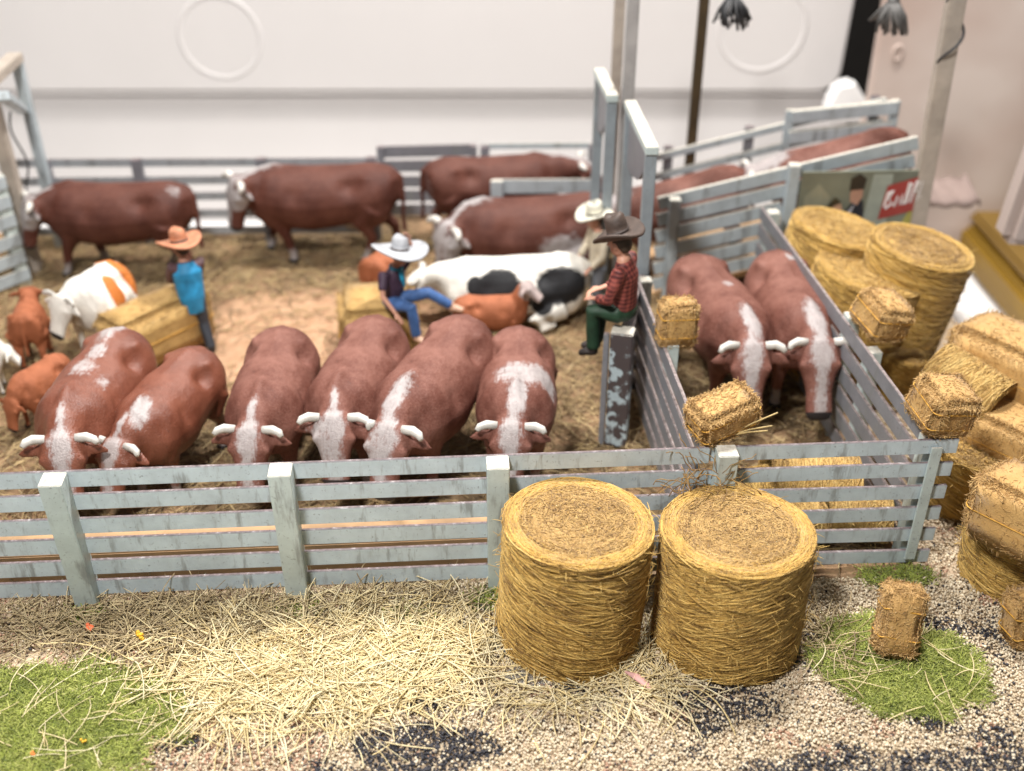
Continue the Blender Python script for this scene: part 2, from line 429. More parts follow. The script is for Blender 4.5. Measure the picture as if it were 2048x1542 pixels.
# crumpled paper with a dark underside
m1 = MB(); q0 = onY(1862, 412, 26.4); q1 = onY(1962, 405, 26.4)
n_ = 12; rows = []
for j in range(6):
    rows.append([(q0.x + (q1.x - q0.x) * i / n_, 26.4 + j * .22, q0.z + .1 + j * .05 + .03 * math.sin(i * 1.3 + j) + (.12 if i == n_ - 1 else 0)) for i in range(n_ + 1)])
vs = [p for r in rows for p in r] + [(p[0], p[1], p[2] - .14) for r in rows for p in r]
k = n_ + 1; off = 6 * k; fs = []
for j in range(5):
    for i in range(n_):
        a = j * k + i; fs += [(a, a + 1, a + k + 1, a + k), (off + a, off + a + k, off + a + k + 1, off + a + 1)]
for i in range(n_): fs += [(i, off + i, off + i + 1, i + 1), (5 * k + i, 5 * k + i + 1, off + 5 * k + i + 1, off + 5 * k + i)]
for j in range(5): fs += [(j * k, (j + 1) * k, off + (j + 1) * k, off + j * k), (j * k + n_, off + j * k + n_, off + (j + 1) * k + n_, (j + 1) * k + n_)]
m1.add(vs, fs)
tag(m1.build('paper_sheet', simple('pinkish_paper', (.27, .20, .175), .8, .1, 2), smooth=True), 'crumpled pinkish paper sheet jutting out beside the billboard', 'paper')

# ================================================================== FENCES
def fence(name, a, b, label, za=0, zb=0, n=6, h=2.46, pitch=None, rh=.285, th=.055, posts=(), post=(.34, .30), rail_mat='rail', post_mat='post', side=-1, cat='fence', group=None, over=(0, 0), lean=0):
    """a,b ground points; posts = fractions along; side=-1 puts posts on the right-hand side of a->b"""
    a, b = Vector((a[0], a[1], 0)), Vector((b[0], b[1], 0)); d = b - a; L = d.length; yaw = math.atan2(d.y, d.x)
    t = empty(name, (a.x, a.y, 0), label, cat, group, yaw)
    pitch = pitch or (h - rh - .1) / (n - 1)
    for i in range(n):
        z = h - rh / 2 - i * pitch
        r = random.Random(i * 13 + int(L * 100)); j0, j1 = r.uniform(-.025, .025), r.uniform(-.025, .025)
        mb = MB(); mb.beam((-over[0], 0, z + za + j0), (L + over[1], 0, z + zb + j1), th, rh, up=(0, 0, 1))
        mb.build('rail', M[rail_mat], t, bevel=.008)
    for q in posts:
        f, ph, pl = (q if hasattr(q, '__len__') else (q, h + .03, 0))
        x = f * L; zz = za + (zb - za) * f; yo = side * (th / 2 + post[1] / 2 + .003)
        mb = MB(); mb.beam((x - pl * .5, yo + lean * side * -1, -.1), (x + pl * .5, yo, zz + ph), post[0], post[1], up=(0, 1, 0))
        mb.build('post', M[post_mat], t, bevel=.012)
    return t
FA = Vector((-10.5, 12.50, 0)); FC = Vector((2.95, 13.36, 0))
Lf = (FC - FA).length
def frac(px, py): return (G(px, py, 2.3).x - FA.x) / (FC.x - FA.x)
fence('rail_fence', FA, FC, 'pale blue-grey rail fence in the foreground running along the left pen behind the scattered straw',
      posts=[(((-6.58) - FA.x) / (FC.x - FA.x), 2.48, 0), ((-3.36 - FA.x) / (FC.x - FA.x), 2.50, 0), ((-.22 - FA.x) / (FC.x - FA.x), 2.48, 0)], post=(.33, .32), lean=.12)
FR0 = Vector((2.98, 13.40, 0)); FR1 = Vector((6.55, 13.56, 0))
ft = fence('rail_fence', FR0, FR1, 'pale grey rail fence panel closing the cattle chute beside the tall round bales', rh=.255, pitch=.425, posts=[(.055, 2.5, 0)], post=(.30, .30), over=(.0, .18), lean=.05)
mb = MB(); mb.box((3.42, -.065, 1.27), (.17, .04, 2.2)); mb.build('upright', M['post'], ft, bevel=.008)
mb = MB(); mb.box((3.42, .2, 1.2), (.26, .28, 2.36)); mb.build('post', M['post'], ft, bevel=.01)
# chute sides
fence('chute_fence', (2.85, 13.62), (2.40, 19.0), 'dark edged rail fence forming the left side of the cattle chute', rail_mat='mauve_rail', posts=[.52, .97], post=(.24, .22), side=-1)
cr_ = fence('chute_fence', (6.34, 13.72), (5.46, 22.4), 'dark edged rail fence forming the right side of the cattle chute', rail_mat='mauve_rail', posts=[(.42, 2.52, 0), (.30, 2.4, 0), (.96, 2.5, 0)], post=(.26, .24), side=-1)
# left fence
fence('side_fence', (-14.2, 20.2), (-11.5, 23.6), 'pale rail fence at the left edge running back past the walking cow', rail_mat='gate_paint', posts=[.97], post=(.28, .24), side=1, n=6, rh=.30, h=2.7)
# back fence left and right
fence('back_fence', (-12.4, 25.9), (-3.4, 26.1), 'dark grey open rail fence at the back of the pen behind the two walking cows', rail_mat='back_rail', post_mat='dark_panel', n=5, h=2.2, rh=.20, pitch=.45, posts=[(.10, 2.2, 0), (.35, 2.25, 0), (.69, 2.25, 0), (.99, 2.25, 0)], post=(.26, .18), side=-1)
fence('slatted_gate', (-3.45, 27.3), (-.95, 27.4), 'dark grey solid slatted gate panel in the middle of the back fence', rail_mat='dark_panel', post_mat='dark_panel', n=5, h=2.05, rh=.31, pitch=.41, posts=[(.02, 2.08, 0), (.98, 2.08, 0)], post=(.18, .16), cat='gate')
fence('back_fence', (-.8, 27.5), (2.2, 27.6), 'short rail fence at the back, right of the dark gate panel', rail_mat='gate_paint', post_mat='dark_panel', n=4, h=2.05, rh=.15, pitch=.5, posts=[(.03, 2.02, 0), (.97, 2.02, 0)], post=(.24, .18))
q0 = onY(985, 358, 25.45); q1 = onY(1200, 352, 25.45)
fence('inner_gate', (q0.x, 25.45), (q1.x, 25.45), 'grey gate with thick top board standing behind the lying red cow', rail_mat='gate_paint', post_mat='gate_paint', n=3, h=q0.z, rh=.36, pitch=.62, posts=[(.04, q0.z, 0)], post=(.3, .14), cat='gate')

# --- gate seen end on, where the plaid man sits
t = empty('stock_gate', (1.97, 17.0, 0), 'chipped pale blue gate seen end-on under the man in the red plaid shirt', 'gate')
t.rotation_euler = (0, 0, R(76))
for i in range(5):
    mb = MB(); mb.beam((.2, 0, 2.25 - i * .47), (2.5, 0, 2.25 - i * .47), .12, .30); mb.build('rail', M['mauve_rail'], t, bevel=.01)
mb = MB(); mb.beam((0, 0, 0), (0, 0, 2.42), .40, .34, up=(1, 0, 0)); mb.build('end_post', M['worn'], t, bevel=.02)
mb = MB(); mb.beam((-.12, .27, 0), (-.12, .27, 2.38), .10, .10, up=(1, 0, 0)); mb.build('latch_bar', M['mauve_rail'], t, bevel=.01)

# --- two tall gate frames
def gate_frame(px0, px1, z, label, extra):
    a = G(*px0, z); b = G(*px1, z); d = b - a; L = d.length; yaw = math.atan2(d.y, d.x)
    t = empty('tall_gateway', (a.x, a.y, 0), label, 'gateway', 'tall gate frames beside the chute', yaw)
    mb = MB(); mb.beam((-.14, 0, z - .09), (L + .1, 0, z - .09), .24, .16); mb.build('top_beam', M['post'], t, bevel=.015)
    for x in (0, L - .05):
        mb = MB(); mb.beam((x, 0, -.05), (x, 0, z - .175), .21, .20, up=(1, 0, 0)); mb.build('post', M['frame'], t, bevel=.015)
    # corner gusset with a curved cut
    mb = MB(); P = [(.14, z - .185)] + [(L - .2, z - .185)] + [(L - .2, z - 1.3)] + [(L - .2 - (L - .5) * math.sin(a_), z - 1.3 + .9 * (1 - math.cos(a_))) for a_ in np.linspace(.1, 1.5, 6)]
    mb.prism(P, -.05, .05); mb.build('gusset', M['dark_panel'], t, bevel=.01)
    return t
gate_frame((1303, 288), (1262, 202), 5.0, 'nearer tall blue-grey gate frame beside the left chute fence', 0)
gate_frame((1224, 185), (1200, 137), 5.0, 'farther tall blue-grey gate frame behind the cream-hatted figure', 0)

# --- tall frame at left edge
t = empty('tall_gateway', (-11.3, 24.6, 0), 'leaning tall gate frame at the left edge behind the walking cow', 'gateway')
a = onY(2, 140, 23.5) - t.location; b = onY(38, 140, 25.6) - t.location
zt_ = (a.z + b.z) / 2
mb = MB(); mb.beam((a.x - .4, a.y, zt_), (b.x, b.y, zt_), .34, .22); mb.build('top_beam', M['tanpost'], t, bevel=.02)
mb = MB(); mb.beam((b.x, b.y, 0), (b.x, b.y, zt_ - .115), .24, .22, up=(1, 0, 0)); mb.build('post', M['gate_paint'], t, bevel=.02)
mb = MB(); mb.beam((a.x - .1, a.y, zt_ - .25), (b.x - .1, b.y - .05, zt_ - 1.25), .26, .2); mb.build('brace', M['gate_paint'], t, bevel=.02)
mb = MB(); mb.tube([(b.x - .3 - .1 * math.sin(i * .6), b.y - .3, zt_ - 1.2 - i * .16) for i in range(14)], .025, 6); mb.build('wire', M['black'], t, smooth=True)
# warm grey leaning post
p0 = G(72, 540); p1 = onY(-6, 250, p0.y - .2)
mb = MB(); mb.beam((0, 0, -.1), (p1.x - p0.x, p1.y - p0.y, p1.z + .8), .30, .28, up=(0, 1, 0))
tag(mb.build('timber_post', M['tanpost'], None, (p0.x, p0.y, 0), bevel=.02), 'warm grey leaning timber post at the left edge in front of the cow', 'post')
# dark brown bits of fence far left
# tall posts
def post(px, py_top, py_base, Y, w, mat, label, ztop=7.4):
    x = onY(px, py_top, Y).x
    mb = MB(); mb.beam((0, 0, -.1), (0, 0, ztop), w, w, up=(0, 1, 0))
    return tag(mb.build('tall_post', M[mat], None, (x, Y, 0), bevel=.02), label, 'post')
post(1267, 0, 0, 22.8, .24, 'greypost', 'tall pale grey post rising behind the gate frames')
post(1237, 60, 0, 25.2, .24, 'tanpost', 'tall tan post rising just left of the pale grey post')
post(1395, 150, 0, 25.6, .22, 'brownpost', 'thin dark brown post standing alone before the white box')

# --- loading ramp with cattle on it
RY = 22.75
r0 = onY(1318, 395, RY); r1 = onY(1838, 272, RY)
t = empty('loading_ramp', (r0.x, RY, 0), 'grey railed loading ramp rising to the right behind the chute', 'ramp')
Lr = r1.x - r0.x; dz = r1.z - r0.z
def rz_(f): return r0.z + dz * f
for i in range(6):
    mb = MB(); zo = -.14 - i * .40
    x0 = 0; x1 = Lr if i < 2 else Lr * .50
    mb.beam((x0, 0, r0.z + zo), (x1, 0, r0.z + zo + dz * x1 / Lr), .10, .29)
    mb.build('rail', M['gate_paint'], t, bevel=.01)
for f in (.06, .52, 1.03):
    mb = MB(); top = r0.z + dz * f + (.12 if f > .5 else -.02)
    mb.beam((Lr * f, -.20, -.05), (Lr * f, -.20, top), .24, .26, up=(0, 1, 0)); mb.build('post', M['gate_paint'], t, bevel=.015)
# floor of ramp, back rails and end panel
mb = MB(); mb.beam((.0, 1.35, .0), (Lr * 1.0, 1.35, dz + .12), 2.4, .14); mb.build('ramp_floor', M['wood'], t, bevel=.01)
for i in range(4):
    mb = MB(); mb.beam((.2, 2.7, r0.z - .1 - i * .5), (Lr + .1, 2.7, r0.z - .1 - i * .5 + dz), .1, .17); mb.build('back_rail', M['gate_paint'], t, bevel=.01)
for f in (.1, .45, .98):
    mb = MB(); mb.beam((Lr * f, 2.85, -.05), (Lr * f, 2.85, r0.z + dz * f), .22, .18, up=(0, 1, 0)); mb.build('back_post', M['dark_panel'], t, bevel=.015)
e0_ = onY(1583, 232, RY + 2.5) - t.location; e1_ = onY(1795, 212, RY + 2.5) - t.location
for i in range(3):
    mb = MB(); mb.beam((e0_.x, 2.5, e0_.z - .02 - i * .5), (e1_.x, 2.5, e1_.z - .02 - i * .5), .16, .30); mb.build('end_board', M['gate_paint'], t, bevel=.015)
for e_ in (e0_, e1_):
    mb = MB(); mb.beam((e_.x, 2.66, .3), (e_.x, 2.66, e_.z + .1), .2, .14, up=(0, 1, 0)); mb.build('end_upright', M['gate_paint'], t, bevel=.015)
# tall leaning grey post at right, with twisted wire
pb = onY(1850, 380, RY - .3); pt = onY(1912, 0, RY - .3)
t2 = empty('tall_post', (pb.x, RY - .32, 0), 'tall pale post at the right with a wire twisted round its top', 'post')
mb = MB(); dx_ = (pt.x - pb.x) / (pt.z - pb.z)
mb.beam((-dx_ * pb.z * .0, 0, .4), (dx_ * (7.4 - pb.z), 0, 7.4), .34, .30, up=(0, 1, 0)); mb.build('shaft', M['tanpost'], t2, bevel=.02)
mb = MB(); mb.tube([(dx_ * (z - pb.z) + .20 * math.cos(z * 5), -.1 + .2 * math.sin(z * 5), z) for z in np.linspace(5.6, 7.2, 30)], .03, 6); mb.build('wire', M['black'], t2, smooth=True)

# --- billboard under the ramp
c0 = onY(1606, 345, RY - .42); c1 = onY(1868, 335, RY - .42)
bw = c1.x - c0.x; bz1 = c0.z; bz0 = onY(1600, 470, RY - .42).z - .4
bb = empty('billboard', (c0.x, RY - .42, bz0), 'printed billboard of a couple with a red lettered panel, fixed under the ramp', 'billboard')
bh = bz1 - bz0
m1 = MB(); m1.prism([(0, 0), (bw, 0), (bw, bh + .05), (0, bh)], 0, .06); m1.build('board', simple('print_olive', (.17, .18, .135), .45, .25, .8), bb)
def flat(name, poly, k, c):
    m = MB(); m.prism([(x * bw, z * bh) for x, z in poly], -.004 * k, -.004 * (k - 1) - .001 if k > 1 else 0); m.build(name, simple('print_' + name, c, .4, .1, 3), bb)
flat('pale_drape', [(.50, 0), (.72, 0), (.70, .98), (.55, .98)], 1, (.30, .33, .28))
flat('lamp_glow', [(.06, .2), (.2, .2), (.24, .7), (.14, .86), (.04, .7)], 1, (.26, .26, .19))
flat('yellow_skirt', [(.82, 0), (.97, 0), (.97, .45), (.88, .55), (.84, .4)], 2, (.36, .33, .07))
flat('dark_suit', [(.22, .12), (.33, .22), (.36, .50), (.43, .66), (.50, .66), (.53, .4), (.60, .14), (.58, .02), (.25, .02)], 3, (.018, .02, .028))
flat('man_face', [(.40, .64), (.46, .60), (.49, .72), (.48, .86), (.41, .86), (.39, .74)], 4, (.42, .24, .17))
flat('man_hair', [(.38, .78), (.49, .80), (.50, .93), (.44, .99), (.38, .93)], 5, (.03, .022, .015))
flat('woman_face', [(.26, .38), (.33, .36), (.36, .5), (.33, .62), (.26, .58)], 4, (.50, .30, .19))
flat('woman_hair', [(.23, .36), (.27, .40), (.27, .58), (.33, .64), (.28, .70), (.22, .58)], 5, (.05, .04, .02))
flat('shirt_front', [(.38, .5), (.44, .62), (.40, .38), (.36, .34)], 5, (.40, .40, .42))
flat('red_panel', [(.64, .42), (.965, .56), (.975, .99), (.67, .84)], 6, (.33, .035, .025))
m1 = MB()
def sq(u, v): return (bw * (.655 + u * .30), -.032, bh * (.52 + v * .30 + u * .13))
for st in ([(.05, .2), (.10, .75), (.22, .8), (.12, .5), (.24, .25), (.08, .1)], [(.3, .1), (.36, .5), (.42, .12), (.48, .5), (.5, .1)], [(.56, .1), (.6, .95), (.66, .9), (.6, .1)], [(.7, .1), (.78, .95), (.84, .9), (.74, .5), (.86, .52)], [(.86, .1), (.92, .9), (.94, .2), (.99, .3)]):
    m1.tube([sq(*p) for p in st], .026, 6)
m1.build('white_lettering', simple('print_white', (.72, .66, .64), .4, .05), bb)

# --- dark wiry tassels hanging from an overhead cable
wx0 = onY(1395, 0, 24).x
mb = MB(); cab = [Vector((wx0 + 6.0 * f, 24.0, 6.95 - .25 * math.sin(math.pi * f))) for f in np.linspace(0, 1, 24)]
mb.tube(cab, .03, 6)
tag(mb.build('overhead_cable', M['black'], smooth=True), 'thin dark cable strung overhead between the tall posts', 'cable')
def tassel(px, py, Y, label, mat):
    c = onY(px, py, Y); t = MB(); r = random.Random(px)
    t.tube([(0, 0, .2), (0.03, 0, 1.1)], .06, 6); t.ball((0, 0, .12), (.14, .12, .12))
    for i in range(40):
        a = r.uniform(0, 6.28); q = r.uniform(.1, .42)
        t.tube([(.1 * math.cos(a), .1 * math.sin(a), .12), (.2 * q * math.cos(a) + .6 * q * math.cos(a), q * .7 * math.sin(a), -.15), (q * 1.0 * math.cos(a + .3), q * math.sin(a), r.uniform(-.55, -.3))], .028, 5)
    o = t.build('wire_tassel', mat, None, c, smooth=True)
    return tag(o, label, 'tassel', 'dark tassels hanging overhead')
M['tassel2'] = simple('grey_wire', (.10, .095, .09), .5, .3, 5)
tassel(1465, 6, 24.0, 'black wiry tassel hanging in front of the white box', M['black'])
tassel(1785, 16, 24.0, 'greyer wiry tassel hanging over the loading ramp', M['tassel2'])

# ================================================================== HAY
def disc_np(Rr, H, tone, seg=48, rings=8):
    pass
def round_bale(name, loc, rad, h, label, nstr=700, rot=(0, 0, 0), group=None, detail=1.0, mats=None, hollow=False, sr=.0105, seed=0):
    """standing round bale: core drum + wound side fibres + coiled fibres on the ends"""
    rs = np.random.default_rng(seed + 11)
    parts = []
    # core drum (rounded rims)
    prof = [(0, 0), (rad * .9, 0), (rad * .975, .05), (rad * .985, h * .3), (rad * .985, h * .7), (rad * .975, h - .06), (rad * .93, h - .015), (rad * .6, h), (rad * .3, h - .01), (0.001, h - .005)]
    if hollow: prof = prof[:7] + [(rad * .9, h - .02), (rad * .82, h - .25), (rad * .3, h - .3), (.001, h - .3)]
    sg = 48; V = []
    for r_, z in prof:
        a = np.linspace(0, 2 * np.pi, sg, endpoint=False); j = 1 + rs.normal(0, .004, sg)
        V.append(np.stack([r_ * np.cos(a) * j, r_ * np.sin(a) * j, np.full(sg, z) + rs.normal(0, .008, sg) * (z > 0)], -1))
    V = np.concatenate(V); ii = np.arange(len(prof) * sg).reshape(len(prof), sg)
    F = np.stack([ii[:-1], np.roll(ii[:-1], -1, 1), np.roll(ii[1:], -1, 1), ii[1:]], -1).reshape(-1, 4)
    parts.append((V, F, np.full(len(V), .30 if nstr > 1000 else .5)))
    S = 14
    # side strands
    N = nstr; a0 = rs.uniform(0, 2 * np.pi, N); span = rs.uniform(.5, 1.7, N); z0 = rs.uniform(.02, h - .03, N)
    slope = rs.normal(0, .16, N) + .22 * np.sin(a0 * 1.0 + 1.3)
    cur = rs.normal(0, .08, N)
    s = np.linspace(0, 1, S)[None]
    a = a0[:, None] + span[:, None] * s; z = z0[:, None] + slope[:, None] * rad * span[:, None] * s + cur[:, None] * np.sin(s * np.pi)
    z = np.clip(z, .012, h - .004)
    rr = rad * (1 + rs.uniform(-.008, .014, (N, 1)) + .006 * np.sin(s * 9 + a0[:, None]))
    lift = (rs.uniform(0, 1, (N, 1)) < .025) * rs.uniform(.02, .10, (N, 1)) * s ** 3
    rr = rr + lift + rad * .012 * np.sin(a * 3 + seed) * np.sin(z * 2.2 + seed)
    P = np.stack([rr * np.cos(a), rr * np.sin(a), z], -1)
    parts.append(strands(P, rs.uniform(.6, 1.2, N) * sr, rs.uniform(.1, 1, N) ** 1.2))
    # rings on the end
    N2 = int(nstr * .95); q = rad * np.sqrt(rs.uniform(.0, 1.0, N2)) * .985
    q = np.where(rs.uniform(0, 1, N2) < .45, rad * rs.uniform(.80, 1.0, N2), q)
    a0 = rs.uniform(0, 2 * np.pi, N2); span = np.clip(rs.uniform(.3, .9, N2) * rad / (q + .15), .2, 2.5)
    a = a0[:, None] + span[:, None] * s
    rr = q[:, None] + rs.normal(0, .022, (N2, 1)) * s + rs.normal(0, .008, (N2, S))
    edge = np.clip((rr / rad - .93) / .07, 0, 1)
    zz = h + rs.uniform(-.012, .02, (N2, 1)) - edge * .05 * rs.uniform(0, 1, (N2, 1)) + rs.normal(0, .004, (N2, S))
    if hollow: zz = zz - .28 * (rr < rad * .82)
    P = np.stack([rr * np.cos(a), rr * np.sin(a), zz], -1)
    tn = .25 + .5 * rs.uniform(0, 1, N2) + .14 * (q / rad > .8)
    rim = q > rad * rs.normal(.80, .13, N2)
    parts.append(strands(P[rim], rs.uniform(.6, 1.1, rim.sum()) * sr, np.clip(tn[rim] - .28, 0, 1)))
    ends = strands(P[~rim], rs.uniform(.55, 1.0, (~rim).sum()) * sr, tn[~rim] * .95)
    Nf = int(nstr * .8); qf = rad * np.sqrt(rs.uniform(0, 1, Nf)) * .76; af = rs.uniform(0, 2 * np.pi, Nf); df = rs.uniform(0, 2 * np.pi, Nf); lf = rs.uniform(.05, .17, Nf)
    s6 = np.linspace(-.5, .5, 5)[None]; bend_ = rs.normal(0, .25, (Nf, 1)) * lf[:, None] * s6 ** 2 * 4
    Pf = np.stack([qf[:, None] * np.cos(af)[:, None] + lf[:, None] * s6 * np.cos(df)[:, None] - bend_ * np.sin(df)[:, None], qf[:, None] * np.sin(af)[:, None] + lf[:, None] * s6 * np.sin(df)[:, None] + bend_ * np.cos(df)[:, None], h + .012 + rs.uniform(-.01, .016, (Nf, 1)) - (.28 if hollow else 0) + 0 * s6], -1)
    vf, ff, tf = strands(Pf, rs.uniform(.5, .8, Nf) * sr, rs.uniform(.0, .8, Nf)); e_ = ends; ends = join_np([e_, (vf, ff, tf)])
    # stray fuzz
    N3 = int(nstr * .10 * detail); a = rs.uniform(0, 2 * np.pi, N3); z = rs.uniform(.1, h, N3); ln = rs.uniform(.05, .22, N3)
    d = rs.normal(0, 1, (N3, 3)); d[:, 0] += 1.2 * np.cos(a); d[:, 1] += 1.2 * np.sin(a); d /= np.linalg.norm(d, axis=1, keepdims=True)
    base = np.stack([rad * np.cos(a), rad * np.sin(a), z], -1); s5 = np.linspace(0, 1, 5)[None, :, None]
    P = base[:, None] + d[:, None] * ln[:, None, None] * s5 + rs.normal(0, .03, (N3, 1, 3)) * s5 ** 2
    parts.append(strands(P, np.full(N3, sr * .45), rs.uniform(.4, 1, N3)))
    nb = sum(len(p[1]) for p in parts)
    V, F, T = join_np(parts + [ends])
    me = np_mesh(name, V, F, T, smooth=True)
    idx = np.zeros(len(F), dtype=np.int32); idx[nb:] = 1
    me.materials.append((mats or ('hay', 'hay_top')) and M[(mats or ('hay', 'hay_top'))[0]]); me.materials.append(M[(mats or ('hay', 'hay_top'))[1]])
    me.polygons.foreach_set('material_index', idx)
    o = bpy.data.objects.new('round_bale', me); col.objects.link(o); o.location = loc; o.rotation_euler = rot
    return tag(o, label, 'hay bale', group)
GR = 'round hay bales'
round_bale('bale', (.85, 12.05, 0), 1.055, 2.07, 'tall golden round bale before the fence, left one of the foreground pair', 3600, rot=(R(-1), R(3), R(20)), group=GR, seed=1)
round_bale('bale', (3.19, 11.96, 0), 1.07, 1.98, 'tall golden round bale with paler end, right one of the foreground pair', 3600, rot=(R(2.5), R(-1.0), R(200)), group=GR, seed=2)
def rb(px, py, z, rad, label, tilt=(0, 0), seed=3, h=None, n=900, mats=None, hollow=False):
    c = G(px, py, z); h = h or z
    rot = Euler((R(tilt[0]), R(tilt[1]), 0)); d = rot.to_matrix() @ Vector((0, 0, h))
    return round_bale('bale', c - d, rad, h, label, n, rot=(R(tilt[0]), R(tilt[1]), 0), group=GR, seed=seed, sr=.012, mats=mats, hollow=hollow)
rb(1682, 456, 2.6, 1.02, 'round bale leaning beneath the billboard at the back of the bale heap', (0, 11), 3, mats=('hay', 'hay_pale'))
rb(1846, 493, 2.75, 1.00, 'tall round bale with a brown centred end, standing at the right end of the heap', (2, 9), 4, h=2.7)
rb(1740, 542, 2.35, 1.06, 'round bale with a pale end, in front of the other two leaning bales', (0, 10), 5, mats=('hay', 'hay_pale'))
rb(1812, 708, .95, .44, 'small stubby round bale on the ground beside the right chute fence', (0, 4), 6, n=260)
rb(1950, 905, 1.1, .55, 'round bale under the rolled-out yellow one, against the chute corner', (0, 6), 8, n=260)
rb(2050, 1040, 1.15, .80, 'dark round bale standing right of the chute corner behind a leaning square bale', (4, -4), 9)
# lying rolls
def lying(p, rad, L, yaw, label, seed, mats=None, hollow=True, n=900, pitch=90):
    d = Euler((0, R(pitch), R(yaw))).to_matrix() @ Vector((0, 0, L / 2))
    return round_bale('bale', Vector(p) - d, rad, L, label, n, rot=(0, R(pitch), R(yaw)), group=GR, seed=seed, mats=mats, hollow=hollow, sr=.011)
lying(G(1930, 782, 1.6), .58, 1.3, -50, 'bright yellow hollow roll of hay lying on its side behind the chute corner bale', 12, ('hay_pale', 'hay'), pitch=100)
lying((5.05, 14.95, .62), .55, 1.5, 178, 'rolled hay lying inside the chute, right behind the front rails', 13, ('hay_pale', 'hay'), pitch=84)
lying((3.85, 14.6, .5), .48, 1.1, 20, 'rolled hay lying inside the chute at its left front corner', 14)
lying((5.75, 14.25, .40), .38, 1.0, 170, 'small rolled hay lying inside the chute at its right front corner', 15, ('hay_pale', 'hay_top'))
lying((1.9 + 2.6, 14.15, .36), .34, 1.3, 4, 'slim rolled hay lying lowest behind the chute front rails', 16, ('hay_pale', 'hay_top'))

def square_bale(loc, size, rot, label, seed, group='small square hay bales', fuzz=900, twine=2, name='square_bale', mat='bale'):
    fuzz = int(fuzz * 4.2)
    rs = np.random.default_rng(seed + 100)
    bm = bmesh.new(); bmesh.ops.create_cube(bm, size=1)
    for v in bm.verts: v.co = Vector((v.co.x * size[0], v.co.y * size[1], v.co.z * size[2]))
    bmesh.ops.bevel(bm, geom=bm.edges[:], offset=min(size) * .14, segments=3, affect='EDGES')
    bmesh.ops.subdivide_edges(bm, edges=bm.edges[:], cuts=3, use_grid_fill=True)
    bm.normal_update()
    for v in bm.verts:
        p = v.co
        v.co = p + v.normal * (.012 * math.sin(p.x * 6 + seed) * math.cos(p.y * 5 + seed) + .01 * math.sin(p.z * 11 + seed) + rs.normal(0, .007))
    bmesh.ops.triangulate(bm, faces=bm.faces)
    bmesh.ops.recalc_face_normals(bm, faces=bm.faces); bm.normal_update()
    V = np.array([v.co[:] for v in bm.verts]); F = np.array([[v.index for v in f.verts] for f in bm.faces])
    Nn = np.array([v.normal[:] for v in bm.verts])
    # fibre fuzz lying in the surface; put surface samples on random faces
    fi = rs.integers(0, len(F), fuzz); w = rs.dirichlet((1, 1, 1), fuzz)
    P0 = (V[F[fi]] * w[..., None]).sum(1); N0 = (Nn[F[fi]] * w[..., None]).sum(1)
    d = rs.normal(0, 1, (fuzz, 3)); d -= (d * N0).sum(1, keepdims=True) * N0 * .96; d /= np.linalg.norm(d, axis=1, keepdims=True)
    ln = rs.uniform(.03, .10, fuzz) * (min(size) / .6) ** .5; s = np.linspace(0, 1, 4)[None, :, None]
    Pp = P0[:, None] + N0[:, None] * .002 + d[:, None] * ln[:, None, None] * s + N0[:, None] * .008 * np.sin(s * np.pi)
    v2, f2, t2_ = strands(Pp, np.full(fuzz, .0055), rs.uniform(.25, .95, fuzz))
    f2 = np.concatenate([f2[:, [0, 1, 2]], f2[:, [0, 2, 3]]])
    Va, Fa, Ta = join_np([(V, F, np.full(len(V), .5)), (v2, f2, t2_)])
    me = np_mesh('square_bale', Va, Fa, Ta, smooth=True); bm.free()
    o = link_mesh(name, me, M[mat], None, loc, rot)
    tag(o, label, 'hay bale', group)
    x, y, z = [k / 2 + .008 for k in size]; c = min(size) * .15
    for i in range(twine):
        zz = z * (-.45 + .8 * i) if twine > 1 else 0
        ring = []
        for cx, cy, a in ((x - c, y - c, 0), (-x + c, y - c, 90), (-x + c, -y + c, 180), (x - c, -y + c, 270)):
            for k in range(4):
                an = R(a + 30 * k); ring.append((cx + c * math.cos(an), cy + c * math.sin(an), zz + .012 * math.sin(k + a + i)))
        mb = MB(); mb.tube(ring, .010, 5, closed=True); mb.build('twine', M['twine'], o, smooth=True)
    return o
SG = 'small square hay bales'
square_bale(G(1446, 828, 2.80), (.98, .62, .60), (R(6), R(-12), R(22)), 'golden square bale with orange twine perched on the front fence post', 1, fuzz=2600)
square_bale(G(1354, 645, 2.78), (.62, .50, .82), (R(-4), R(2), R(8)), 'square bale standing on the left chute fence beside the cattle', 2, fuzz=1500)
square_bale(G(1765, 630, 2.82), (.72, .86, .66), (R(10), R(12), R(20)), 'square bale balanced on the right chute fence before the tall round bales', 3, fuzz=1500)
square_bale(G(1886, 810, 2.86), (.76, .80, .70), (R(8), R(8), R(12)), 'square bale perched on the right front corner of the chute', 4, fuzz=2200)
square_bale(G(1798, 1238, .52), (.58, .50, 1.02), (R(-26), R(6), R(-8)), 'pinkish square bale standing tilted on the green grass patch', 5, fuzz=2200)
square_bale(G(2048, 1235, .42), (.50, .5, .86), (R(-8), R(-4), R(10)), 'small square bale cut by the right edge below the leaning big bale', 6, fuzz=900)
square_bale(G(1838, 682, .55), (.62, .62, .75), (R(3), R(8), R(40)), 'square bale on the ground behind the small stubby round bale', 7, fuzz=700, twine=1)
LG = 'large square hay bales'
big = [((2045, 738, 1.9), (1.35, 2.4, 1.15), (R(0), R(5), R(38)), 'large square bale with an orange twine line on top of the right-hand stack'),
       ((2030, 870, 1.2), (1.4, 2.0, .95), (R(0), R(2), R(40)), 'large dark square bale lowest in the right-hand stack'),
       ((2104, 1052, 1.75), (1.1, 2.2, 1.1), (R(-3), R(5), R(38)), 'large square bale leaning at the right edge in front of the dark round bale')]
